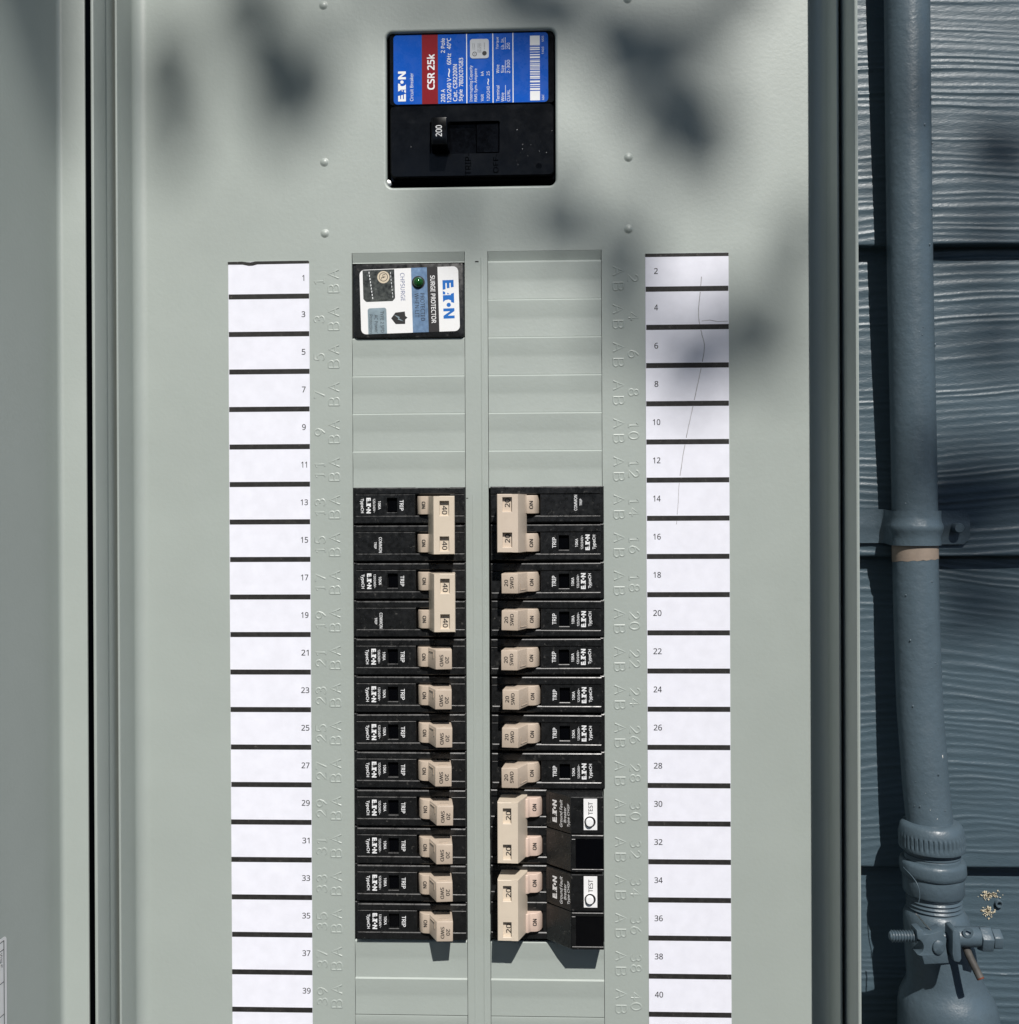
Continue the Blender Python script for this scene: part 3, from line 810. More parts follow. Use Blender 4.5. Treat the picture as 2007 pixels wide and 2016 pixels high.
# ground fault breakers (right column)
def gfci(name):
    root = empty(name, (0, 0, 0))
    ox = 34.5
    X = lambda x: x - ox
    m = MB()
    T = 18.45
    Bx = lambda x0, x1, z0, z1, h0, h1, bev, s='lrbt': m.box(X(x0), X(x1), z0, z1, h0, h1, bev, s, bev * 0.6)
    Bx(6.2, 36, -T, T, -9, -5.0, 0)
    Bx(6.2, 35, 15.2, T, -9, 2.6, 0.5); Bx(6.2, 35, -T, -15.0, -9, 2.9, 0.5)
    Bx(6.2, 35, -4.6, 0.0, -9, 2.7, 0.4); Bx(6.2, 35, 0.25, 5.2, -9, 2.5, 0.4)
    Bx(6.2, 13.0, -15, 15.2, -9, 1.8, 0.4); Bx(32.4, 34.4, -15, 15.2, -9, 2.0, 0.2)
    pr = [(X(34.1), 3.0), (X(46.3), 14.9), (X(62.2), 14.9), (X(62.4), -8), (X(34.1), -8)]
    m.prism_xh(pr, 0.35, T, 0.35, 2)
    pl = [(X(34.1), 2.7), (X(46.3), 14.3), (X(62.2), 14.3), (X(62.4), -8), (X(34.1), -8)]
    m.prism_xh(pl, -T, -0.15, 0.35, 2)
    Bx(46.6, 62.1, -2.2, -0.35, 13, 14.9, 0.2); Bx(46.6, 62.1, -T + 0.15, -16.9, 13, 14.9, 0.2)
    Bx(46.5, 48.3, -16.9, -2.2, 13, 14.9, 0.2); 
    m.done('body', 'black', root)
    m = MB(); Bx(48.5, 62.0, -16.7, -2.4, 13, 14.45, 0.1); m.done('blank_window', 'gloss', root)
    hs = lambda x: 3.0 + (x + ox - 34.1) * (11.9 / 12.2) + 0.05
    m = MB()
    m.logo(X(38.3), 9.3, 10.9, 2.1, 0, 90, hf=hs)
    m.text('Ground Fault', X(41.4), 9.0, 13.4, 1.35, 0, 90, 0.02, hf=hs, slant=0.15)
    m.text('Breaker', X(43.3), 8.9, 7.6, 1.25, 0, 90, 0.02, hf=hs, slant=0.15)
    m.text('Type CHGF', X(45.1), 8.9, 11.3, 1.35, 0, 90, 0.02, hf=hs, slant=0.15)
    m.done('lettering', 'labelwhite', root)
    m = MB()                                          # raised outline round the printed slope
    hr = lambda x: 3.0 + (x + ox - 34.1) * (11.9 / 12.2)
    for a, b in (((35.6, 2.2), (46.3, 2.2)), ((35.6, 16.6), (46.3, 16.6)), ((35.6, 2.2), (35.6, 16.6))):
        x0, x1 = X(a[0]) - 0.12, X(b[0]) + 0.12
        pts = [(x0, a[1] - 0.12), (x1, a[1] - 0.12), (x1, b[1] + 0.12), (x0, b[1] + 0.12)]
        m.quadlist([(x, z, hr(x) - 0.1) for x, z in pts] + [(x, z, hr(x) + 0.12) for x, z in pts], [(0, 1, 5, 4), (1, 2, 6, 5), (2, 3, 7, 6), (3, 0, 4, 7), (4, 5, 6, 7)])
    m.done('outline', 'black', root)
    m = MB(); m.box(X(52.4), X(59.0), 2.3, 17.6, 14.7, 15.0, 0.05); m.done('test_plate', 'labelwhite', root)
    m = MB(); m.text('TEST', X(55.8), 12.9, 6.2, 2.15, 15.03, 90, 0.012)
    m.disc(X(55.5), 6.3, 2.75, 15.02, 26); m.done('lettering', 'ink', root)
    m = MB(); m.lathe([(1.95, 14.6), (1.95, 16.6), (1.7, 16.9), (0, 16.95)], X(55.3), 6.4, 26); m.done('test_button', 'labelwhite', root, 40)
    bs = [(-(a - 0.0), h) for a, h in BOSS]
    for zc in (10.3, -9.2):
        m = MB()
        prof = [(X(36.1 - x), h) for x, h in BOSS] + [(X(25.0), 7.0), (X(16.6), 7.0), (X(16.6), -4)]
        m.prism_xh(prof, zc - 4.7, zc + 4.7, 0.32, 3)
        hd = m.done('lever', 'pink', root, 40)
        m = MB(); m.text('ON', X(28.3), zc + 0.2, 3.5, 2.0, 0, 90, 0.03, hf=lambda x: 5.57 - 0.06 * (x - X(28.1)) + 0.02); m.done('lettering', 'ink', hd)
    m = MB()
    tiebar(m, 1.2, x0=X(20.3) * -1, x1=X(10.3) * -1, xb=X(24.6) * -1, mirror=-1, wz=((4.55, 11.85), (-13.0, -5.85)), wx=(X(17.1) * -1, X(12.95) * -1), half=14.9)
    tb = m.done('handle_tie', 'cream', root, 25)
    m = MB()
    for z in (9.2, -8.3): m.text('20', X(15.6), z, 4.4, 2.5, 15.05, 90, 0.02)
    m.done('lettering', 'ink', tb)
    return root
g1 = gfci('ground_fault_breaker')
g1.location = Vector((34.5, 0, -284.4)) * MM
GG = 'ground fault breakers with test buttons'
tag(g1, 'upper black ground fault breaker with white test plate, beside labels 30 and 32', 'circuit breaker', GG)
g2 = copy_tree(g1); g2.location = Vector((34.4, 0, -322.3)) * MM
tag(g2, 'lower black ground fault breaker with white test plate, beside labels 34 and 36', 'circuit breaker', GG)

# ------------------------------------------------------------------ surge protector
SX, SZ = -34.3, -19.6
sp = empty('surge_protector', (SX, 2.5, SZ))
tag(sp, 'black surge protector with white and blue printed label and green lamp', 'surge protector')
m = MB(); m.box(-28.6, 28.4, -18.9, 18.9, -9, 1.5, 0.4); m.prism_xz(rr(-27.2, 28.2, -18.6, 18.6, 1.6, 4), 0, 4.4, 0.9, 3)
m.done('body', 'black', sp, 35)
lab = bpy.data.objects.new('label', None)
m = MB(); m.rrect(-25, 25, -16.3, 16.3, 2.6, 4.50, 4.36)
lab = m.done('label', 'labelwhite', sp)
lab.location = Vector((0.7, 0, 0.1)) * MM; lab.rotation_euler = (0, R(-1.5), 0)
def lay(mb, name, mt): return mb.done(name, mt, lab)
m = MB(); m.box(9.2, 14.6, -16.3, 16.3, 4.5, 4.53, 0); lay(m, 'black_band', 'ink')
m = MB(); m.box(1.2, 9.2, -16.3, 16.3, 4.5, 4.53, 0); lay(m, 'foil_band', 'silver')
m = MB(); m.prism_xz([(-21.4, -16.3), (-11.9, -16.3), (-11.9, -4.6)] + [(-13.1 + 1.2 * math.cos(R(t)), -4.4 + 1.2 * math.sin(R(t))) for t in (20, 45, 70, 90)] + [(-20.2 + 1.2 * math.cos(R(t)), -4.4 + 1.2 * math.sin(R(t))) for t in (110, 135, 160, 180)], 4.5, 4.53)
lay(m, 'foil_patch', 'silver2')
m = MB(); m.prism_xz([(-23.4, 16.0), (-23.4, 1.6), (-22.0, 0.0), (-8.6, 0.0), (-7.3, 1.4), (-7.3, 16.0)][::-1], 4.5, 4.54); lay(m, 'certification_foil', 'holo')
m = MB(); m.disc(-12.9, 12.2, 3.1, 4.56, 28); lay(m, 'certification_mark', 'creamink')
m = MB(); m.disc(-12.9, 12.3, 2.25, 4.575, 28, 1.95); m.text('U', -12.6, 12.9, 1.4, 1.5, 4.575, -90, 0.02); m.text('L', -13.2, 11.6, 1.1, 1.5, 4.575, -90, 0.02)
lay(m, 'certification_lettering', 'ink')
m = MB()
for i in range(9): m.box(-20.3 + 0.18 * i, -19.9 + 0.18 * i, 14.2 - i * 1.6, 15.2 - i * 1.6, 4.545, 4.56, 0)
for i in range(8): m.box(-9.4 + 0.12 * i, -9.15 + 0.12 * i, 13.6 - i * 1.7, 14.6 - i * 1.7, 4.545, 4.56, 0)
lay(m, 'foil_threads', 'whiteprint')
m = MB(); m.logo(19.7, -0.2, 19.4, 5.6, 4.52, -90); lay(m, 'logo', 'eatonblue')
m = MB(); m.text('SURGE PROTECTOR', 11.95, 0.1, 24.0, 2.35, 4.55, -90, 0.02); lay(m, 'lettering', 'labelwhite')
m = MB(); m.text('PROTECTED', 6.5, -3.6, 14.0, 2.1, 4.55, -90, 0.0); m.text('WHEN LIT', 3.6, -2.6, 12.2, 2.0, 4.55, -90, 0.0)
m.text('TYPE 2 SPD', -14.2, -10.3, 10.7, 1.7, 4.55, -90, 0.0); m.text('AC Power', -17.2, -11.2, 9.2, 1.75, 4.55, -90); m.text('Protection', -19.9, -11.2, 9.5, 1.75, 4.55, -90)
lay(m, 'lettering', 'ink')
m = MB(); m.text('CHPSURGE', -3.3, 6.9, 14.1, 2.15, 4.52, -90); lay(m, 'lettering', 'darkblueink')
m = MB(); m.prism_xz([(-9.6, -8.7), (-7.4, -5.9), (-2.6, -5.5), (-2.4, -7.8), (-1.3, -8.6), (-2.5, -9.6), (-2.6, -11.8), (-7.4, -11.7)][::-1], 4.5, 4.53); lay(m, 'shield', 'ink')
m = MB(); m.prism_xz([(-8.2, -6.9), (-5.3, -8.2), (-5.6, -8.9), (-3.2, -10.5), (-6.3, -9.4), (-6.0, -8.7)], 4.53, 4.55); lay(m, 'lightning_mark', 'silver2')
m = MB(); m.lathe([(3.3, 4.5), (3.3, 4.62), (2.6, 4.66)], 4.7, 8.8, 30); lay(m, 'lamp_ring', 'ink')
m = MB(); m.lathe([(2.7, 4.5), (2.6, 5.1), (2.2, 5.9), (1.5, 6.5), (0.7, 6.85), (0, 6.95)], 4.7, 8.8, 30); lay(m, 'lamp', 'led').data.polygons.foreach_set('use_smooth', [True] * (30 * 5))

# ------------------------------------------------------------------ main breaker
_k = (513.9 + 1.6) / (513.9 - 6.0)                       # set back 7.6 mm from the plane its sizes were read in
mb = empty('main_breaker', (34.8 + (-1.5 - 34.8) * _k, 7.6, -125.7 + (77 + 125.7) * _k))
mb.scale = (_k, 1, _k)
tag(mb, 'large black main breaker with blue and red printed label and 200 handle', 'circuit breaker')
MO = (-1.5, 0, 77)
fin = lambda m, n, mt, sm=None, par=None: m.done(n, mt, par or mb, sm, off=MO)
m = MB()
m.box(-43.0, 40.0, 40.2, 114.6, -12, 2.0, 0.4)
m.prism_xz(rr(-42.6, 39.6, 77.2, 114.0, 1.6, 4), 0, 5.9, 0.4, 2)
# lower cover with a recess for the handle
lc = rr(-42.4, 39.6, 41.0, 77.0, 2.6, 5)
fin(m, 'body', 'mainblack')
m = MB()
x0, x1, z0, z1 = -42.4, 39.6, 41.0, 77.0; sx0, sx1, sz0, sz1 = -22.5, 12.5, 52.5, 68.6
o_ = rr(x0, x1, z0, z1, 2.6, 5)
outer = [m.v(x, z, 6.3) for x, z in rr(x0 + 0.6, x1 - 0.6, z0 + 0.6, z1 - 0.6, 2.2, 5)]
mid = [m.v(x, z, 5.7) for x, z in o_]; low = [m.v(x, z, 2.5) for x, z in o_]
n = len(o_)
for i in range(n):
    j = (i + 1) % n; m.face([outer[i], outer[j], mid[j], mid[i]]); m.face([mid[i], mid[j], low[j], low[i]])
inn = [m.v(x, z, 6.3) for x, z in rr(sx0, sx1, sz0, sz1, 0.8, 3)]; inl = [m.v(x, z, 3.9) for x, z in rr(sx0 + 0.2, sx1 - 0.2, sz0 + 0.2, sz1 - 0.2, 0.8, 3)]
k = len(inn)
for i in range(k): m.face([inn[i], inn[(i + 1) % k], inl[(i + 1) % k], inl[i]])
edges = []
eg(outer); eg(inn)
bmesh.ops.triangle_fill(m.bm, use_beauty=True, edges=edges)
cover = fin(m, 'cover', 'mainblack', 35)
m = MB(); m.face([m.v(x, z, 3.9) for x, z in rr(sx0 + 0.2, sx1 - 0.2, sz0 + 0.2, sz1 - 0.2, 0.8, 3)]); fin(m, 'handle_slot', 'gloss', None, cover)
m = MB(); m.box(0.5, 12.0, 53.0, 68.2, 3.9, 5.0, 0.5); fin(m, 'slide', 'gloss', None, cover)
m = MB(); m.lathe([(0.0, 6.32), (1.45, 6.32)], 31.9, 45.7, 22); fin(m, 'hole', 'gloss', None, cover)
m = MB(); m.text('TRIP-', -3.4, 47.0, 10.8, 2.9, 6.42, 90); m.text('OFF-', 10.4, 47.2, 9.4, 2.7, 6.42, 90)
bmesh.ops.solidify(m.bm, geom=m.bm.faces[:], thickness=0.2)
fin(m, 'raised_lettering', 'mainblack', None, cover)
rs = random.Random(12)
m = MB()
for _ in range(14):
    x, z = (rs.uniform(20, 39), rs.uniform(42, 66)) if rs.random() < 0.75 else (rs.uniform(-41, 39), rs.uniform(42, 76))
    if sx0 - 1 < x < sx1 + 1 and sz0 - 1 < z < sz1 + 1: continue
    s = rs.uniform(0.05, 0.16); a = rs.uniform(0, 3.14); q = rs.choice([1, 1, 1, 2.5, 4])
    c, d = math.cos(a), math.sin(a)
    m.sheet([(x + s * q * c * u - s * d * w, z + s * q * d * u + s * c * w) for u, w in ((-1, -0.6), (1, -0.4), (0.8, 0.6), (-0.7, 0.5))], 6.33)
o = fin(m, 'dust_specks', 'whiteprint', None, cover); o['kind'] = 'stuff'
m = MB(); m.prism_xh([(-21.8, 3.0), (-20.7, 15.6), (-20.3, 16), (-13.3, 16), (-12.9, 15.6), (-12.6, 3.0)], 54.0, 67.2, 0.35, 2)
hd = fin(m, 'handle', 'mainblack', 35)
m = MB(); m.text('200', -17.0, 60.5, 5.5, 3.1, 16.03, 90, 0.01); fin(m, 'lettering', 'whiteprint', None, hd)
# printed label
m = MB(); m.rrect(-40.6, 36.7, 77.7, 112.4, 2.0, 6.0, 5.85); lb = fin(m, 'label', 'blue')
L = lambda m, n, mt: fin(m, n, mt, None, lb)
m = MB(); m.box(-26.25, -18.4, 77.7, 112.4, 5.98, 6.02, 0); L(m, 'red_band', 'red')
m = MB()
for x in (-26.35, -18.35): m.box(x - 0.08, x + 0.08, 77.7, 112.4, 5.98, 6.035, 0)
L(m, 'band_edge', 'ink')
m = MB()
H = 6.03
for x in (-3.9, 9.2, 19.2): m.box(x - 0.22, x + 0.22, 77.7, 112.4, 5.98, H, 0)
m.logo(-36.4, 86.7, 15.0, 3.9, H, 90)
tx = lambda s, x, z, w, ht, b=0.01: m.text(s, x, z, w, ht, H, 90, b)
tx('Circuit Breaker', -31.6, 86.3, 14.0, 1.75, 0.0)
tx('CSR 25k', -21.9, 93.7, 17.8, 3.9, 0.03)
tx('200 A', -15.8, 81.7, 6.4, 2.1); tx('2 Pole', -15.8, 106.7, 7.3, 2.1)
tx('120/240 V', -12.75, 84.3, 12.2, 2.1); tx('~', -12.75, 93.0, 4.2, 0.9); tx('60Hz', -12.75, 99.9, 5.6, 2.1); tx('40°C', -12.75, 107.6, 5.6, 2.1)
tx('Cat.', -9.75, 81.5, 5.4, 2.1); tx('CSR2200N', -9.75, 91.2, 12.0, 2.1)
tx('Style', -6.75, 81.7, 5.9, 2.5); tx('7803C07G83', -6.75, 93.2, 14.4, 2.1)
tx('Interrupting Capacity', -1.6, 87.5, 18.0, 1.9, 0.0); tx('RMS Sym. Ampere', 0.75, 86.7, 16.4, 1.8, 0.0)
tx('Volt', 3.75, 80.3, 3.5, 1.5, 0.0); tx('kA', 3.8, 92.4, 2.2, 1.5, 0.0)
tx('120/240', 6.8, 82.3, 7.4, 1.5, 0.0); tx('~', 6.8, 88.2, 3.0, 0.8); tx('25', 6.8, 92.4, 2.1, 1.5, 0.0)
for w, x, z, l in (('Terminal', 11.6, 82.3, 7.8), ('Wire', 14.0, 80.4, 4.4), ('CU/AL', 16.9, 81.2, 5.8), ('Wire', 11.6, 94.5, 4.2), ('Size', 14.0, 94.4, 3.7), ('2-300', 16.9, 95.6, 6.6), ('Torque', 11.6, 107.4, 6.0), ('Lb. In.', 14.0, 107.1, 5.6), ('250', 16.9, 105.8, 3.2)):
    tx(w, x, z, l, 1.6, 0.0)
for z0, z1 in ((78.6, 86.4), (92.4, 98.8), (104.2, 110.2)): m.box(15.3, 15.5, z0, z1, 5.98, H, 0)
tx('66C', 34.1, 80.0, 2.8, 1.1, 0.0); tx('1403', 34.1, 103.3, 3.6, 1.1, 0.0); tx('M05', 34.1, 109.1, 2.8, 1.1, 0.0)
L(m, 'printed_lettering', 'whiteprint')
m = MB(); m.box(27.7, 32.6, 78.5, 83.2, 5.98, H, 0); m.box(27.7, 32.6, 106.0, 110.7, 5.98, H, 0)
z = 83.7
while z < 105.6:
    w = rs.choice([0.35, 0.35, 0.6, 0.9]); m.box(27.7, 32.6, z, min(z + w, 105.7), 5.98, H, 0); z += w + rs.choice([0.3, 0.3, 0.55, 0.8])
L(m, 'barcode', 'whiteprint')
m = MB(); m.rrect(-2.2, 7.2, 99.9, 109.6, 1.3, 6.16, 6.0); st = L(m, 'certification_sticker', 'greysticker')
m = MB(); H2 = 6.18
m.disc(0.1, 102.1, 1.15, H2, 20, 0.85); m.text('UL', 0.1, 102.1, 1.1, 0.8, H2, 90); m.disc(5.0, 102.4, 1.15, H2, 20)
for i, x in enumerate((-0.8, 0.0, 1.8, 2.5, 3.2)): m.text(('LISTED', 'CIRC', 'UNIT ISSUE', 'NO. 7.0000', 'MADE BY')[i], x, 106.0 - (0.9 if i > 1 else 0), 4.6 if i > 1 else 3.2, 0.45, H2, 90)
m.text('LR-00000', 5.0, 106.0, 3.5, 0.45, H2, 90)
L(m, 'certification_lettering', 'ink')
ms = empty('cover_screw', (-45.6, 4, 41.2))
tag(ms, 'small shiny screw at the lower left corner of the main breaker opening', 'screw')
m = MB(); m.lathe([(2.4, -6), (2.4, -0.4), (2.1, 0.2), (1.2, 0.5), (0, 0.55)], 0, 0, 20); m.box(-1.8, 1.8, -0.25, 0.25, 0.2, 0.7, 0.1); m.done('head', 'steel', ms, 40)

# ------------------------------------------------------------------ conduit, strap, connector, ground clamp
cd = empty('conduit', (238, 57, -296))
tag(cd, 'slate blue painted conduit pipe running down the siding into its connector', 'pipe')
CO = (238, 57, -296)
path = [(233.5, 57, 520), (234.6, 57, 300), (235.1, 57, 155), (236.1, 57, 15), (237.6, 57, -80), (238.2, 57, -121), (238.3, 56.6, -150), (238.3, 55.2, -181), (238.5, 53.6, -210), (238.8, 51.6, -237), (239.5, 49, -258), (240.1, 47.2, -276), (241.0, 45.2, -292), (241.3, 44.6, -304)]
m = MB(); m.tube(bez(path, 5), 12.0, 48); m.done('pipe', 'pipe', cd, 60, off=CO)
m = MB(); m.tube([(238.3, 56.8, -145), (238.3, 56.6, -150), (238.3, 56.5, -154.0)], 12.12, 48)
for v in m.bm.verts:
    if v.co.z < -152: v.co.z += (v.co.x - 238.3) * 0.06 + 0.25 * math.sin(v.co.x * 1.3)
m.done('bare_band', 'bare', cd, 60, off=CO).__setitem__('label', 'unpainted tan band of the pipe below the strap')
m = MB(); m.ridge([(238.6, -165.0), (240.5, -165.2), (243.4, -165.1)], 0.5, 0.75, -(56.4 - 11.1)); m.done('paint_run', 'pipe', cd, 60, off=CO)
rb = random.Random(9)
m = MB()
def onpipe(x, z):
    q = min(path, key=lambda p: abs(p[2] - z)); dx = x - q[0]
    return -(q[1] - math.sqrt(max(12.05 ** 2 - dx * dx, 0.1)))
for x, z, s, e in ((240.8, -247.5, 0.55, 2.2), (245.0, -245.5, 0.35, 1), (246.0, -258.5, 0.4, 3.5), (244.9, -260, 0.25, 3), (236.0, -277.3, 0.3, 1.6), (235.6, -279, 0.25, 1.5), (236.6, -280.6, 0.25, 1.3), (237.9, -282.5, 0.25, 2.2), (241, -290, 0.25, 1), (237.5, -285.5, 0.2, 1)):
    h = onpipe(x, z) + 0.06
    m.sheet([(x + s * rb.uniform(0.6, 1.1) * math.cos(t * 1.047), z + s * e * rb.uniform(0.6, 1.1) * math.sin(t * 1.047)) for t in range(6)], h)
o = m.done('paint_chip', 'chipwhite', cd, off=CO); o['kind'] = 'stuff'
# lumps of dried paint
m = MB()
for _ in range(60):
    z = rb.uniform(-290, 140); q = min(path, key=lambda p: abs(p[2] - z)); a = rb.uniform(-1.1, 1.1); s = rb.uniform(0.25, 0.6)
    bmx = bmesh.new(); bmesh.ops.create_icosphere(bmx, subdivisions=1, radius=s)
    xq = 235.2 + (155 - z) * 0.0108 if z > -130 else q[0]
    m.sub(bmx, xf=Matrix.Translation((xq + 12.0 * math.sin(a), q[1] - 12.0 * math.cos(a) + 0.1, z)) @ Matrix.Diagonal((1, 0.6, rb.uniform(0.8, 2.0), 1)))
o = m.done('paint_lump', 'pipe', cd, 60, off=CO); o['kind'] = 'stuff'

stp = empty('pipe_strap', (238, 70, -136))
tag(stp, 'slate blue two-hole strap holding the conduit to the siding', 'pipe strap')
SO = (238, 70, -136)
m = MB()
def strap_prof(rg):
    r = 13.7 + rg
    p = [(201, 67.0 - rg * 0.3), (219, 67.0 - rg * 0.3), (222.6, 66.6 - rg * 0.4), (224.4, 64.5 - rg * 0.6)]
    for a in range(-80, 81, 8): p.append((238.2 + r * math.sin(R(a)), 57.0 - r * math.cos(R(a))))
    p += [(252.2, 63.5 - rg * 0.6), (253.6, 66.0 - rg * 0.4), (255.8, 66.8 - rg * 0.3), (272.6, 67.0 - rg * 0.3)]
    return p
zz = [(-126.8, 0), (-130.0, 0.0), (-132.8, 0.25), (-134.6, 1.0), (-136.2, 1.25), (-137.8, 1.0), (-139.6, 0.25), (-142.5, 0), (-145.8, 0)]
outer = []; inner = []
for z, rg in zz:
    pr = strap_prof(rg)
    tip = 0.0
    row = []
    for i, (x, y) in enumerate(pr):
        zq = z
        if x > 268: x = 272.4 - max(0, (abs(z + 136.3) - 6.0)) * 0.9
        if x < 204: x = 201 + max(0, (abs(z + 136.3) - 6.0)) * 0.9
        row.append((x, y, zq + (0.9 if i < 4 else 0)))
    outer.append([m.bm.verts.new(v) for v in row]); inner.append([m.bm.verts.new((v[0], v[1] + 1.6, v[2])) for v in row])
for A in range(len(zz) - 1):
    for i in range(len(outer[0]) - 1):
        m.face([outer[A][i], outer[A][i + 1], outer[A + 1][i + 1], outer[A + 1][i]])
        m.face([inner[A][i], inner[A + 1][i], inner[A + 1][i + 1], inner[A][i + 1]])
for row_o, row_i in ((outer[0], inner[0]), (outer[-1], inner[-1]), ([r[0] for r in outer], [r[0] for r in inner]), ([r[-1] for r in outer], [r[-1] for r in inner])):
    for i in range(len(row_o) - 1): m.face([row_o[i], row_o[i + 1], row_i[i + 1], row_i[i]])
m.done('band', 'pipe', stp, 45, off=SO)
for x, z in ((264.4, -136.6), (207.3, -137.0)):
    m = MB(); m.lathe([(2.8, -70), (2.8, -61.8), (2.4, -61.2), (0, -61.0)], x, z, 20)
    o = m.done('bolt', 'pipe', stp, 40, off=SO)

# threaded connector below the pipe
cn = empty('conduit_connector', (241.5, 43, -345))
tag(cn, 'painted compression connector with knurled nut at the foot of the conduit', 'connector')
NO = (241.5, 43, -345)
def lathe_z(m, prof, axis, n=48, mod=None):
    """prof [(r,z)] round a vertical axis; axis(z)->(x,y)"""
    rings = []
    for r, z in prof:
        cx, cy = axis(z)
        ring = []
        for i in range(n):
            a = 2 * math.pi * i / n
            rr_ = r + (mod(a, z) if mod else 0)
            ring.append(m.bm.verts.new((cx + rr_ * math.sin(a), cy - rr_ * math.cos(a), z)))
        rings.append(ring)
    for A, B in zip(rings, rings[1:]):
        for i in range(n): m.face([A[i], A[(i + 1) % n], B[(i + 1) % n], B[i]])
    m.face(rings[0]); m.face(rings[-1][::-1])
ax = lambda z: (241.6 + (-296 - z) * 0.028, 43.8 + (z + 296) * 0.02)
m = MB()
lathe_z(m, [(12.4, -294.2), (14.5, -294.6), (15.8, -296.2), (16.5, -299), (16.6, -300)] + [(16.9, z) for z in (-300.6, -302, -304, -306)] + [(17.0, -307), (16.6, -308.6), (14.2, -309.2)], ax, 168,
        lambda a, z: (-0.75 if (round(a / (2 * math.pi) * 168) % 4) == 0 and -306.6 < z < -300.3 else 0.0))
m.done('knurled_nut', 'pipe', cn, 50, off=NO)
m = MB()
lathe_z(m, [(13.6, -308), (13.8, -311), (14.4, -311.4), (14.4, -312), (13.9, -312.4), (14.3, -313.2), (14.2, -314.6)], ax, 60)
m.done('neck', 'pipe', cn, 50, off=NO)
m = MB()
lathe_z(m, [(14.8, -314.0), (16.4, -314.6), (17.0, -316.4), (17.1, -320), (16.7, -322.0), (15.6, -323.0)], ax, 64, lambda a, z: 0.16 * math.cos(6 * a + 0.6) - 0.1)
m.done('hex_hub', 'pipe', cn, 60, off=NO)
m = MB()
lathe_z(m, [(15.5, -322.5), (15.7, -323.4), (15.6, -331.6), (15.0, -332.6)], ax, 56)
m.done('sleeve', 'pipe', cn, 50, off=NO)
m = MB()
pr = []
z = -332.4
while z > -341.5: pr += [(13.3, z), (14.2, z - 0.75), (14.3, z - 1.1), (13.3, z - 1.75)]; z -= 2.15
lathe_z(m, pr + [(13.2, z)], ax, 56)
m.done('thread', 'pipe', cn, 60, off=NO)

# pipe body below, flaring to a large elbow
ebx = empty('elbow_fitting', (247, 42, -420))
tag(ebx, 'thick painted conduit fitting flaring out at the bottom right corner', 'conduit fitting')
EO = (247, 42, -420)
ax2 = lambda z: (243.2 + max(0, min(1, (-341 - z) / 40)) * 5.2 + max(0, min(1, (-375 - z) / 25)) * 2.0, 43.5)
m = MB()
lathe_z(m, [(13.8, -340.5), (15.4, -342.5), (16.6, -345), (17.0, -350), (17.4, -357), (18.0, -364), (18.6, -372), (19.2, -378), (20.2, -381.5), (22.3, -385), (24.2, -389), (25.3, -394), (25.8, -402), (26.0, -430), (26.0, -520)], ax2, 60)
m.done('shell', 'pipe', ebx, 60, off=EO)
m = MB()
for x, z in ((263, -396),):
    bmx = bmesh.new(); bmesh.ops.create_icosphere(bmx, subdivisions=2, radius=1.3); m.sub(bmx, xf=Matrix.Translation((x, 20.6, z)))
m.done('paint_lump', 'pipe', ebx, 60, off=EO)

# ground clamp with bolt, and a stub of copper wire
gc = empty('ground_clamp', (241, 16, -350))
tag(gc, 'painted ground clamp with long threaded bolt across the connector', 'clamp')
GO = (241, 16, -350)
cy, cz = 15.0, -344.8
def hcyl(m, prof, n=24, y=cy, z=cz, fac=None):
    """prof [(r,x)] about a sideways axis"""
    rings = []
    for r, x in prof:
        rings.append([m.bm.verts.new((x, y - r * math.cos(2 * math.pi * i / n), z + r * math.sin(2 * math.pi * i / n))) for i in range(n)])
    for A, B in zip(rings, rings[1:]):
        for i in range(n): m.face([A[i], A[(i + 1) % n], B[(i + 1) % n], B[i]])
    m.face(rings[0]); m.face(rings[-1][::-1])
m = MB()
pr = [(1.6, 209.6), (2.3, 210.2)]
x = 210.4
while x < 222.5: pr += [(2.3, x), (3.1, x + 0.55), (3.1, x + 0.75), (2.3, x + 1.35)]; x += 1.45
hcyl(m, pr + [(2.3, 224), (2.3, 256)])
m.done('threaded_bolt', 'pipe', gc, 50, off=GO)
m = MB()                                     # jaw, with a round bite on its left edge
jaw = [(221.8, -339.8), (222.3, -343.6)] + [(221.2 + 4.2 * math.cos(R(a)), -348.4 + 4.2 * math.sin(R(a))) for a in range(75, -76, -15)] + [(224.6, -353.2), (225.7, -357.2), (238.4, -356.4), (237.2, -352.0), (236.6, -347.5), (236.9, -344), (235.4, -342.0), (235.2, -339.6), (228.5, -341.8), (225.4, -341.8), (225.0, -339.6)]
jm = MB()
jm.prism_xz(jaw, -19, -10.5, 0.5, 2)
jm.done('jaw', 'pipe', gc, 40, off=GO)
m = MB(); m.lathe([(2.9, -11.5), (2.9, -9.6), (2.5, -9.2), (0, -9.1)], 232.6, -348.2, 24)
for v in m.bm.verts: v.co.z = -348.2 + (v.co.z + 348.2) * 1.25
m.done('boss', 'pipe', gc, 40, off=GO)
m = MB(); m.prism_xz([(238.4, -338.2), (240.6, -337.6), (242.2, -339.5), (242.8, -352.5), (241.8, -354.4), (239.0, -353.8), (238.2, -350)][::-1], -17, -6.5, 0.6, 2)
m.done('plate', 'pipe', gc, 40, off=GO)
m = MB(); hcyl(m, [(4.2, 242.2), (4.9, 243.0), (5.0, 244), (5.0, 254.6), (4.6, 255.2)], 28); m.done('sleeve', 'pipe', gc, 40, off=GO)
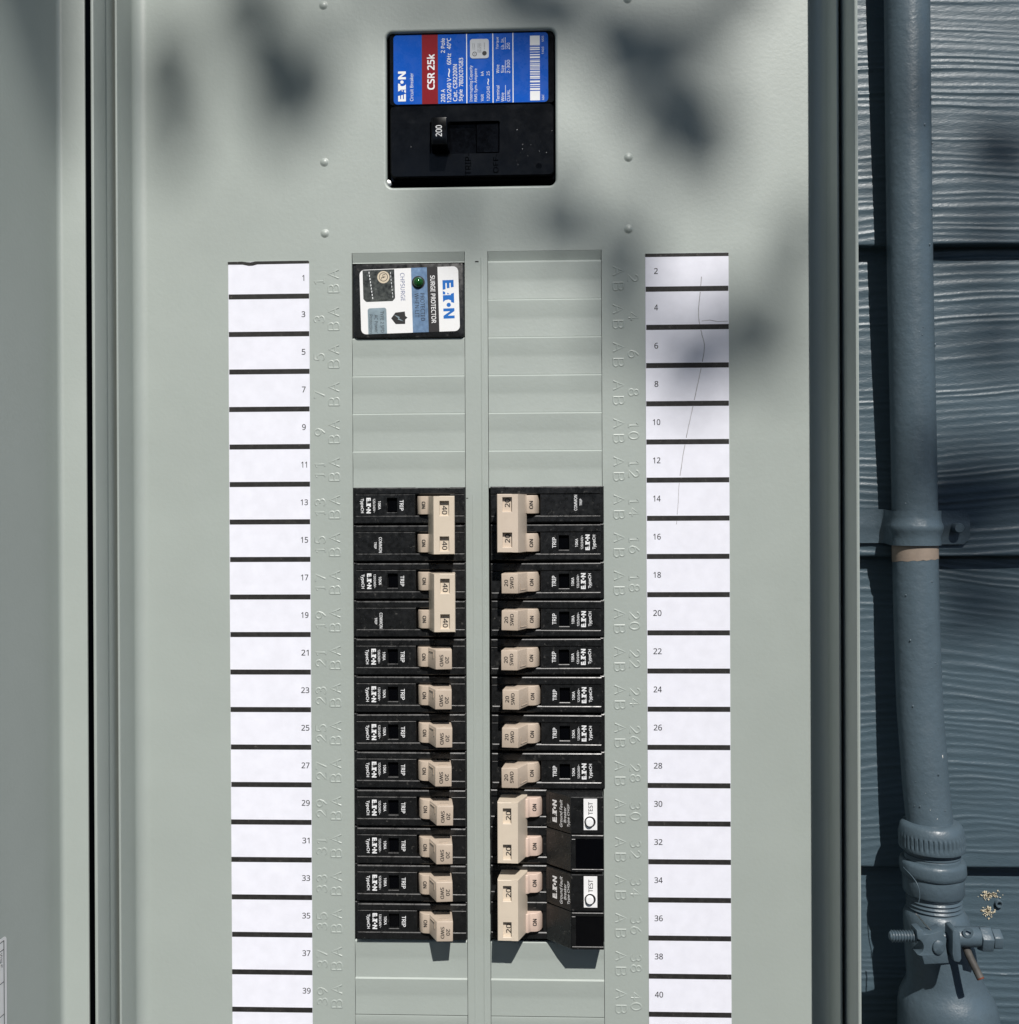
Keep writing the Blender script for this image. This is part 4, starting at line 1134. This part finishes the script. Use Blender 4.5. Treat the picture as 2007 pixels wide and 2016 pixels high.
def hexnut(x0, x1, r, nm, tilt=0.25):
    m = MB(); b = bmesh.new()
    bmesh.ops.create_cone(b, cap_ends=True, segments=6, radius1=r, radius2=r, depth=x1 - x0)
    m.sub(b, 0.55, 2, xf=None)
    for v in m.bm.verts:
        c = v.co.copy(); a = tilt
        yy, zz_ = c.x * math.cos(a) - c.y * math.sin(a), c.x * math.sin(a) + c.y * math.cos(a)
        v.co = ((x0 + x1) / 2 + c.z, cy + yy, cz - 0.8 + zz_)
    m.done(nm, 'pipe', gc, 35, off=GO)
hexnut(254.6, 260.4, 6.6, 'hex_nut'); hexnut(260.9, 265.4, 5.4, 'bolt_head', 0.1)
m = MB(); hcyl(m, [(3.0, 260), (3.0, 261.6)], 20); m.done('washer', 'pipe', gc, 40, off=GO)
m = MB(); m.lathe([(1.5, -10.5), (2.6, -10.2), (2.7, -9.9), (1.4, -9.85)], 247.4, -340.6, 20); m.done('set_screw', 'pipe', gc, 40, off=GO)
wr = empty('copper_wire', (251, 14, -362))
tag(wr, 'short stub of thick copper wire pointing down from the ground clamp', 'wire')
WO = (251, 14, -362)
m = MB(); m.tube([(248.0, 15.6, -349.0), (248.8, 15.0, -351.5), (249.6, 14.2, -354), (252.9, 8.8, -363.0)], [1.9, 1.95, 1.9, 1.9], 20); m.done('strand', 'copper', wr, 60, off=WO)
m = MB(); m.tube([(252.9, 8.8, -363.0), (253.1, 8.45, -363.55)], [1.92, 1.7], 20); m.done('cut_end', 'coppercut', wr, 40, off=WO)
m = MB(); m.tube(bez([(227, 26, -337.5), (228, 24, -338.5), (229.0, 18, -340), (230.5, 14, -341.4), (232, 11, -343)], 4), 0.35, 8)
tag(m.done('wire_whisker', 'steel', None, 60), 'thin stray wire strand curling over the ground clamp jaw', 'wire')
m = MB(); m.tube(bez([(225.5, 40, -318), (228.5, 30, -322), (230.0, 28.6, -328), (229.6, 29.2, -333)], 4), 0.25, 8)
tag(m.done('thread_strand', 'pipe', None, 60), 'fine grey strand hanging down over the connector hub', 'strand')

# ------------------------------------------------------------------ tree whose leaves dapple the wall
tree = empty('tree', (2400, -3300, -1450))
tag(tree, 'leafy tree standing out in front of the wall, seen only by its shade', 'tree')
TO = (2400, -3300, -1450)
BL = [(-155.33, 100.5, 12, 21, 0), (-154.31, 69.3, 12, 23, 0), (-106.14, 116.9, 17, 15, 0), (-101.53, 99.4, 19, 19, 0), (-97.73, 76.0, 13, 17, 0), (-117.84, 133.8, 15, 13, 0), (-78.91, 91.2, 8, 19, 0), (-55.37, 133.6, 15, 9, 0), (-24.35, 132.1, 21, 11, 0), (-1.17, 130.1, 15, 11, 0), (25.78, 127.9, 19, 19, 0), (41.11, 122.6, 17, 19, 20), (64.09, 119.8, 21, 15, 0), (86.95, 109.0, 23, 12, 15), (77.34, 92.0, 14, 12, 0), (105.91, 93.3, 23, 13, 0), (107.66, 56.2, 20, 14, -15), (88.68, 66.9, 15, 10, -15), (-18.98, 31.4, 15, 10, 0), (-1.63, 22.3, 17, 12, 0), (39.95, 27.4, 13, 16, 0), (48.3, 8.9, 18, 8, 0), (77.36, 5.8, 12, 17, 0), (74.16, -26.7, 13, 19, 0), (105.34, -42.3, 16, 14, 0), (109.07, -59.6, 16, 14, 0), (137.62, -35.0, 18, 19, 0), (150.79, -50.4, 13, 13, 0), (160.47, 8.5, 9, 15, 0), (128.81, 130.3, 19, 13, 0)]
SD = [(291.95, 73.9, 18, 15, 0), (282.96, 26.28, 18, 9, 0), (290.0, -26.0, 18, 12, -10), (285.36, -117.1, 33, 18, 0), (250.0, -137.0, 30, 12, 0), (284.2, -178.0, 26, 13, 0), (236.0, 70.0, 9, 16, 0)]
rt = random.Random(21)
lm = MB()
anchors = []
def leaf(c, ax_l, ax_w, l, w):
    """a pointed leaf with a folded midrib"""
    nrm = ax_l.cross(ax_w).normalized()
    pts = []
    prof = [(-1, 0), (-0.85, 0.5), (-0.4, 0.92), (0.1, 1.0), (0.55, 0.8), (0.9, 0.42), (1, 0)]
    midv = [lm.bm.verts.new(c + ax_l * l * t - nrm * w * 0.0) for t, _ in prof]
    for s in (1, -1):
        ed = [midv[0]] + [lm.bm.verts.new(c + ax_l * l * t + ax_w * s * w * q + nrm * w * 0.22 * q) for t, q in prof[1:-1]] + [midv[-1]]
        for i in range(len(prof) - 1):
            vs = []
            for v in (midv[i], midv[i + 1], ed[i + 1], ed[i]):
                if v not in vs: vs.append(v)
            if len(vs) > 2: lm.face(vs)
def facing(ang):
    t = sd
    a = Vector((1, 0, 0)); a = (a - t * a.dot(t)).normalized(); b = t.cross(a)
    if b.z < 0: b = -b
    c, s = math.cos(R(ang)), math.sin(R(ang))
    return a * c + b * s, b * c - a * s
for plane, lst in ((0.0, BL), (72.0, SD), (-75.0, [(-198, 112, 13, 34, 0), (-200, 150, 16, 30, 0)])):
    for x, z, rx, rz, an in lst:
        for q in range(3 if plane == 0 else 1):
            t = rt.uniform(2100, 3000)
            ox, oz = (0, 0) if q == 0 else (rt.uniform(-0.8, 0.8) * rx, rt.uniform(-0.8, 0.8) * rz)
            c = Vector((x + ox, plane, z + oz)) + SUN * t
            a, b = facing(an + rt.uniform(-25, 25))
            b = b + sd * rt.uniform(-0.3, 0.3); a = a + sd * rt.uniform(-0.3, 0.3)
            # the slanting light stretches a shadow upright: leaf sizes follow
            zz_ = rz * 0.68; k = (rt.uniform(1.0, 1.2) if q == 0 else rt.uniform(0.5, 0.75)) if plane == 0 else rt.uniform(1.2, 1.4)
            if rx >= zz_: leaf(c, a, b, rx * k, zz_ * k)
            else: leaf(c, b, -a, zz_ * k, rx * k)
# crown widened to cut skylight, clear of the beams that reach the panel
def clear(c):
    t = -c.y / 1000.0
    x, z = c.x - SUN.x * t * 1000, c.z - SUN.z * t * 1000
    return not (-420 < x < 560 and -600 < z < 380)
cnt = 0
while cnt < 9000:
    d = Vector((rt.gauss(0, 1), rt.gauss(0, 1), rt.gauss(0, 1))).normalized() * (rt.random() ** 0.4)
    c = Vector((700 + d.x * 3000, -2900 + d.y * 1900, 2500 + d.z * 1500))
    if c.y > -950 or c.z < 700 or not clear(c): continue
    if math.sin(c.x * 0.004) + math.sin(c.y * 0.005 + 1) + math.sin(c.z * 0.005 + 2) < -1.0: continue
    a = Vector((rt.gauss(0, 1), rt.gauss(0, 1), rt.gauss(0, 0.5))).normalized(); b = a.cross(Vector((rt.gauss(0, 1), rt.gauss(0, 1), rt.gauss(0, 1)))).normalized()
    l = rt.uniform(60, 105); leaf(c, a, b, l, l * 0.55); cnt += 1
cr = lm.done('crown', 'leaf', tree, off=TO); cr['kind'] = 'stuff'
m = MB()
m.tube(bez([(2400, -3300, -1450), (2380, -3280, -600), (2450, -3240, 400), (2360, -3150, 1300), (2250, -3050, 2200), (2150, -2950, 3200)], 4), [110 - 3.6 * i for i in range(21)], 16)
m.done('trunk', 'bark', tree, 60, off=TO)
hub = Vector((1500, -2600, 1900))
m = MB(); m.tube(bez([(2330, -3120, 1450), (1950, -2900, 1750), hub, (1050, -2200, 1900)], 4), [42, 39, 36, 33, 30, 27, 25, 23, 20, 17, 14, 11, 8], 10); m.done('limb', 'bark', tree, 60, off=TO)
m = MB(); m.tube(bez([(2290, -3080, 1950), (2500, -2700, 2500), (2900, -2500, 2900)], 4), [34, 31, 28, 24, 20, 16, 12, 9, 6], 10); m.done('limb', 'bark', tree, 60, off=TO)

# ------------------------------------------------------------------ unseen leafy screen added behind the camera to cut low skylight
hg = empty('added_hedge', (0, -5200, -1450))
tag(hg, 'unseen leafy screen added across the yard to block low sky', 'added_hedge')
lm = MB()
for _ in range(2500):
    c = Vector((rt.uniform(-7000, 7000), -5200 + rt.uniform(-350, 350), rt.uniform(-1450, 900) + 250 * math.sin(rt.random() * 6)))
    a = Vector((rt.gauss(0, 1), rt.gauss(0, 1), rt.gauss(0, 1))).normalized(); b = a.cross(Vector((rt.gauss(0, 1), rt.gauss(0, 1), rt.gauss(0, 1)))).normalized()
    l = rt.uniform(60, 120); leaf(c, a, b, l, l * 0.55)
o = lm.done('foliage', 'leaf', hg, off=(0, -5200, -1450)); o['kind'] = 'stuff'
m = MB(); m.box(-7000, 7000, -1450, 800, 5000, 5400, 60); m.done('branches', 'bark', hg, off=(0, -5200, -1450))
